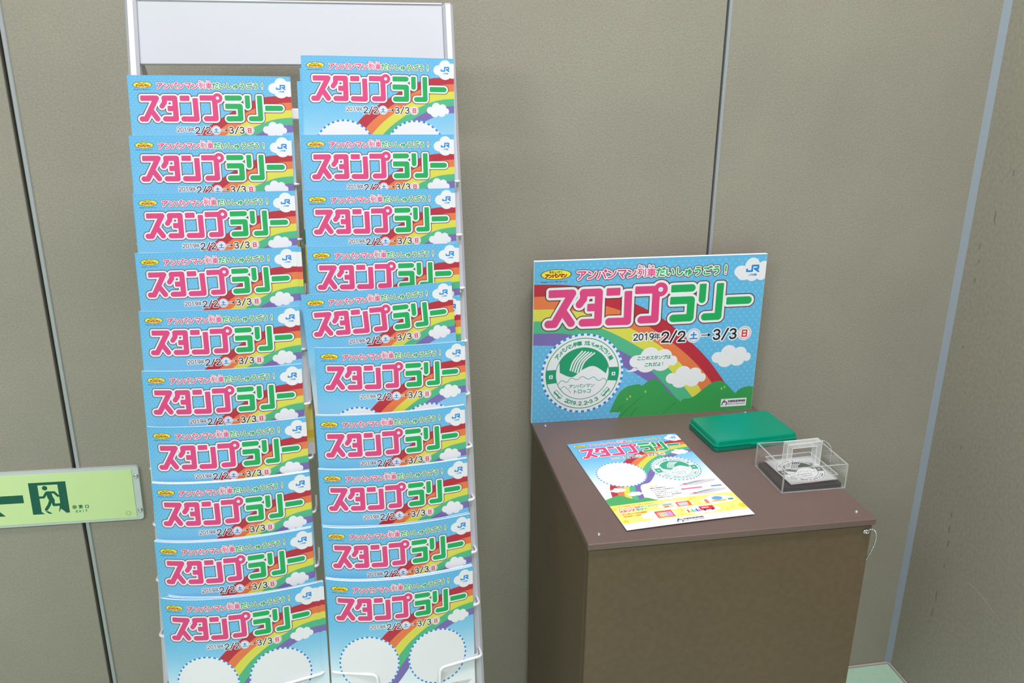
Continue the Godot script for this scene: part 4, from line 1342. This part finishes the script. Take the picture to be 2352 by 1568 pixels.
# ================================================================ acrylic tray, foam, stamp
func build_tray_and_stamp() -> void:
	var c := Vector3(0.6325, TABLE_H, 0.3265)
	var w := 0.1130
	var d := 0.0985
	var h := 0.0435
	var k := 0.0028
	var tray := thing("acrylic_tray", "open clear acrylic tray holding the stamp on the brown stand", "tray", c)
	for s in [-1, 1]:
		var st := new_st()
		add_box(st, Vector3(s * (w / 2 - k / 2), h / 2, 0), Vector3(k, h, d), 0.0003)
		obj("side_wall", st, M.acrylic, tray)
		st = new_st()
		add_box(st, Vector3(0, h / 2, s * (d / 2 - k / 2)), Vector3(w - k * 2 - 0.0002, h, k), 0.0003)
		obj("end_wall", st, M.acrylic, tray)
	# added pale strips paint highlights on the upper, lower and corner edges
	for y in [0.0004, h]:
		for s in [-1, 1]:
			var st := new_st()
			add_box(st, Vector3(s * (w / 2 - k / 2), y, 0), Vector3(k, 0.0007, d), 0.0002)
			obj("rim", st, M.acrylic_pale, tray)
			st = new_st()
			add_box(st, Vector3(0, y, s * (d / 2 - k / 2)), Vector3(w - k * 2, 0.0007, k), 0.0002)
			obj("rim", st, M.acrylic_pale, tray)
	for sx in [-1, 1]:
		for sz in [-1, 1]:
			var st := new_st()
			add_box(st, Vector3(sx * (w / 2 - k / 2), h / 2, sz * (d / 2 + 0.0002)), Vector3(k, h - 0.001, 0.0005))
			obj("corner_glint", st, M.acrylic_pale, tray)
	var foam := new_st()
	add_box(foam, Vector3(0, 0.0042, 0), Vector3(w - k * 2 - 0.003, 0.0080, d - k * 2 - 0.003), 0.0012)
	var fo := obj("foam_mat", foam, M.black_foam, self)
	fo.position = c
	tag(fo, "flat black foam mat under the stamp inside the clear tray", "mat")
	var t := thing("rubber_stamp", "clear acrylic block stamp with bridge handle and round white stamp face", "stamp", c + Vector3(0.0015, 0.0086, 0.0))
	t.rotation.y = 0.06
	var up := Transform3D(Basis(Vector3(1, 0, 0), Vector3(0, 0, -1), Vector3(0, 1, 0)), Vector3.ZERO)
	# red rubber sheet
	var circ := PackedVector2Array()
	for i in 40: circ.append(Vector2(cos(TAU * i / 40), sin(TAU * i / 40)) * 0.0395)
	var st := new_st()
	add_loops(st, [loop3(circ, 0.0), loop3(circ, 0.0028)], up)
	obj("rubber", st, M.red_rubber, t)
	# printed face between rubber and block
	var cv := Canvas.new(150, 150, 3.6)
	cv.vgrad([[0, Color(0.80, 0.80, 0.81)], [150, Color(0.80, 0.80, 0.81)]])
	cv.ellipse(75, 75, 74, 74, Color(0.93, 0.93, 0.94))
	stamp_art(cv, Vector2(75, 75), 1.0, Color(0.12, 0.12, 0.14), Color(0.93, 0.93, 0.94))
	var pm := textured(cv.image(), 0.6)
	st = new_st()
	var a := 0.0830
	add_box(st, Vector3(0, 0.0033, 0), Vector3(a, 0.0006, a))
	var card := obj("printed_card", st, M.paper, t)
	st = new_st()
	add_face(st, Vector3(-a / 2, 0.0037, a / 2), Vector3(a, 0, 0), Vector3(0, 0, -a))
	inst("print", st.commit(), pm, card)
	# block
	st = new_st()
	add_box(st, Vector3(0, 0.0085, 0), Vector3(a + 0.002, 0.0085, a + 0.002), 0.0008)
	obj("block", st, M.acrylic, t)
	for s in [-1, 1]:  # added bright strips paint the light caught on the block edges
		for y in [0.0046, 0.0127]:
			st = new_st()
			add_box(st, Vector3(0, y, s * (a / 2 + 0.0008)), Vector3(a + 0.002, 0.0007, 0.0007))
			obj("block_glint", st, M.acrylic_glint, t)
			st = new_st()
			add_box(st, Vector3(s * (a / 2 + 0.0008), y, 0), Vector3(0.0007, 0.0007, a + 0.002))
			obj("block_glint", st, M.acrylic_glint, t)
	# bridge handle: two posts and a bar in one clear piece
	st = new_st()
	var hw := 0.0315
	var y0 := 0.0129
	var y1 := 0.0560
	var prof := [Vector2(-hw, y0), Vector2(-hw, y1), Vector2(hw, y1), Vector2(hw, y0), Vector2(hw - 0.009, y0), Vector2(hw - 0.009, y1 - 0.008), Vector2(-hw + 0.009, y1 - 0.008), Vector2(-hw + 0.009, y0)]
	var hz := 0.0065
	var zc := -0.002
	for z in [zc - hz, zc + hz]:
		var dir := Vector3(0, 0, 1 if z > zc else -1)
		for q in [[0, 1, 6, 7], [1, 2, 5, 6], [2, 3, 4, 5]]:
			quad(st, Vector3(prof[q[0]].x, prof[q[0]].y, z), Vector3(prof[q[1]].x, prof[q[1]].y, z), Vector3(prof[q[2]].x, prof[q[2]].y, z), Vector3(prof[q[3]].x, prof[q[3]].y, z), dir)
	for i in 8:
		var p: Vector2 = prof[i]
		var q: Vector2 = prof[(i + 1) % 8]
		var n := Vector2((q - p).y, -(q - p).x)
		n = -n
		quad(st, Vector3(p.x, p.y, zc - hz), Vector3(q.x, q.y, zc - hz), Vector3(q.x, q.y, zc + hz), Vector3(p.x, p.y, zc + hz), Vector3(n.x, n.y, 0))
	obj("handle", st, M.acrylic_solid, t)
	for z in [zc - hz, zc + hz]:  # thin bright tubes added as painted highlights along the handle outline
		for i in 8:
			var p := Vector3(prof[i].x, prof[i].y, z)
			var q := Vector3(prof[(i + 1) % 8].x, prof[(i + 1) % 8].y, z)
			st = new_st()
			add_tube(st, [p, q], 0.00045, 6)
			obj("handle_glint", st, M.acrylic_glint, t)
	# clear ring at the corner of the handle, for the chain
	st = new_st(true)
	var ring := []
	for i in 17:
		var g := TAU * i / 16
		ring.append(Vector3(hw - 0.004 + cos(g) * 0.0065, y1 - 0.006 + sin(g) * 0.0065, zc + hz * 0.2 + sin(g) * 0.002))
	add_tube(st, ring, 0.0014, 8, false)
	obj("chain_ring", st, M.acrylic_pale, t)

# ================================================================ ball chain
func chain_points(pts: Array, step: float) -> Array:
	var curve := Curve3D.new()
	for i in pts.size():
		var p: Vector3 = pts[i]
		var a: Vector3 = pts[maxi(i - 1, 0)]
		var b: Vector3 = pts[mini(i + 1, pts.size() - 1)]
		curve.add_point(p, -(b - a) / 6.0, (b - a) / 6.0)
	var out := []
	var L := curve.get_baked_length()
	var k := 0.0
	while k <= L:
		out.append(curve.sample_baked(k, true))
		k += step
	return out

func build_chain() -> void:
	var base := Vector3(0.6735, 0.6875, 0.4680)
	var t := thing("ball_chain", "silver ball chain from the stamp handle to an eye screw on the stand", "chain", base)
	var hook := Vector3(0.6325 + 0.0015, TABLE_H + 0.0086, 0.3265) + Basis(Vector3.UP, 0.06) * Vector3(0.0315, 0.050, -0.002)
	var pts := [hook, hook + Vector3(0.008, 0.002, -0.003), hook + Vector3(0.017, -0.004, -0.004), Vector3(0.6925, 0.752, 0.314), Vector3(0.6935, 0.730, 0.316), Vector3(0.6930, 0.700, 0.325), Vector3(0.6925, 0.62, 0.35), Vector3(0.6915, 0.58, 0.39), Vector3(0.6905, 0.59, 0.43), Vector3(0.6905, 0.625, 0.456), Vector3(0.6915, 0.650, 0.466), Vector3(0.6912, 0.668, 0.4712), Vector3(0.6885, 0.682, 0.4745), Vector3(0.6835, 0.6910, 0.4755), Vector3(0.6775, 0.6922, 0.4738), Vector3(0.6735, 0.6885, 0.4715)]
	var proto := SphereMesh.new()
	proto.radius = 0.00145
	proto.height = 0.0029
	proto.radial_segments = 10
	proto.rings = 6
	var st := SurfaceTool.new()
	st.begin(Mesh.PRIMITIVE_TRIANGLES)
	var spots := chain_points(pts, 0.0036)
	for p in spots:
		st.append_from(proto, 0, Transform3D(Basis.IDENTITY, p - base))
	var balls := inst("balls", st.commit(), M.chrome, t)
	balls.set_meta("kind", "stuff")
	var st2 := new_st(true)
	var wire := []
	for p in spots: wire.append(p - base)
	add_tube(st2, wire, 0.00045, 5)
	obj("link_wire", st2, M.chrome, t)
	st2 = new_st(true)
	var ring := []
	for i in 15:
		var g := TAU * i / 14
		ring.append(Vector3(cos(g) * 0.0032, sin(g) * 0.0032, 0.0045))
	add_tube(st2, ring, 0.0009, 7, false)
	obj("eye_ring", st2, M.chrome, t)
	st2 = new_st(true)
	add_lathe(st2, [Vector2(0.0038, -0.0002), Vector2(0.0034, 0.0012), Vector2(0.0014, 0.0016), Vector2(0.0012, 0.005), Vector2(0, 0.005)], Transform3D(Basis(Vector3(1, 0, 0), Vector3(0, 0, 1), Vector3(0, -1, 0)), Vector3(0, -0.0022, 0)), 12)
	obj("eye_screw", st2, M.chrome, t)
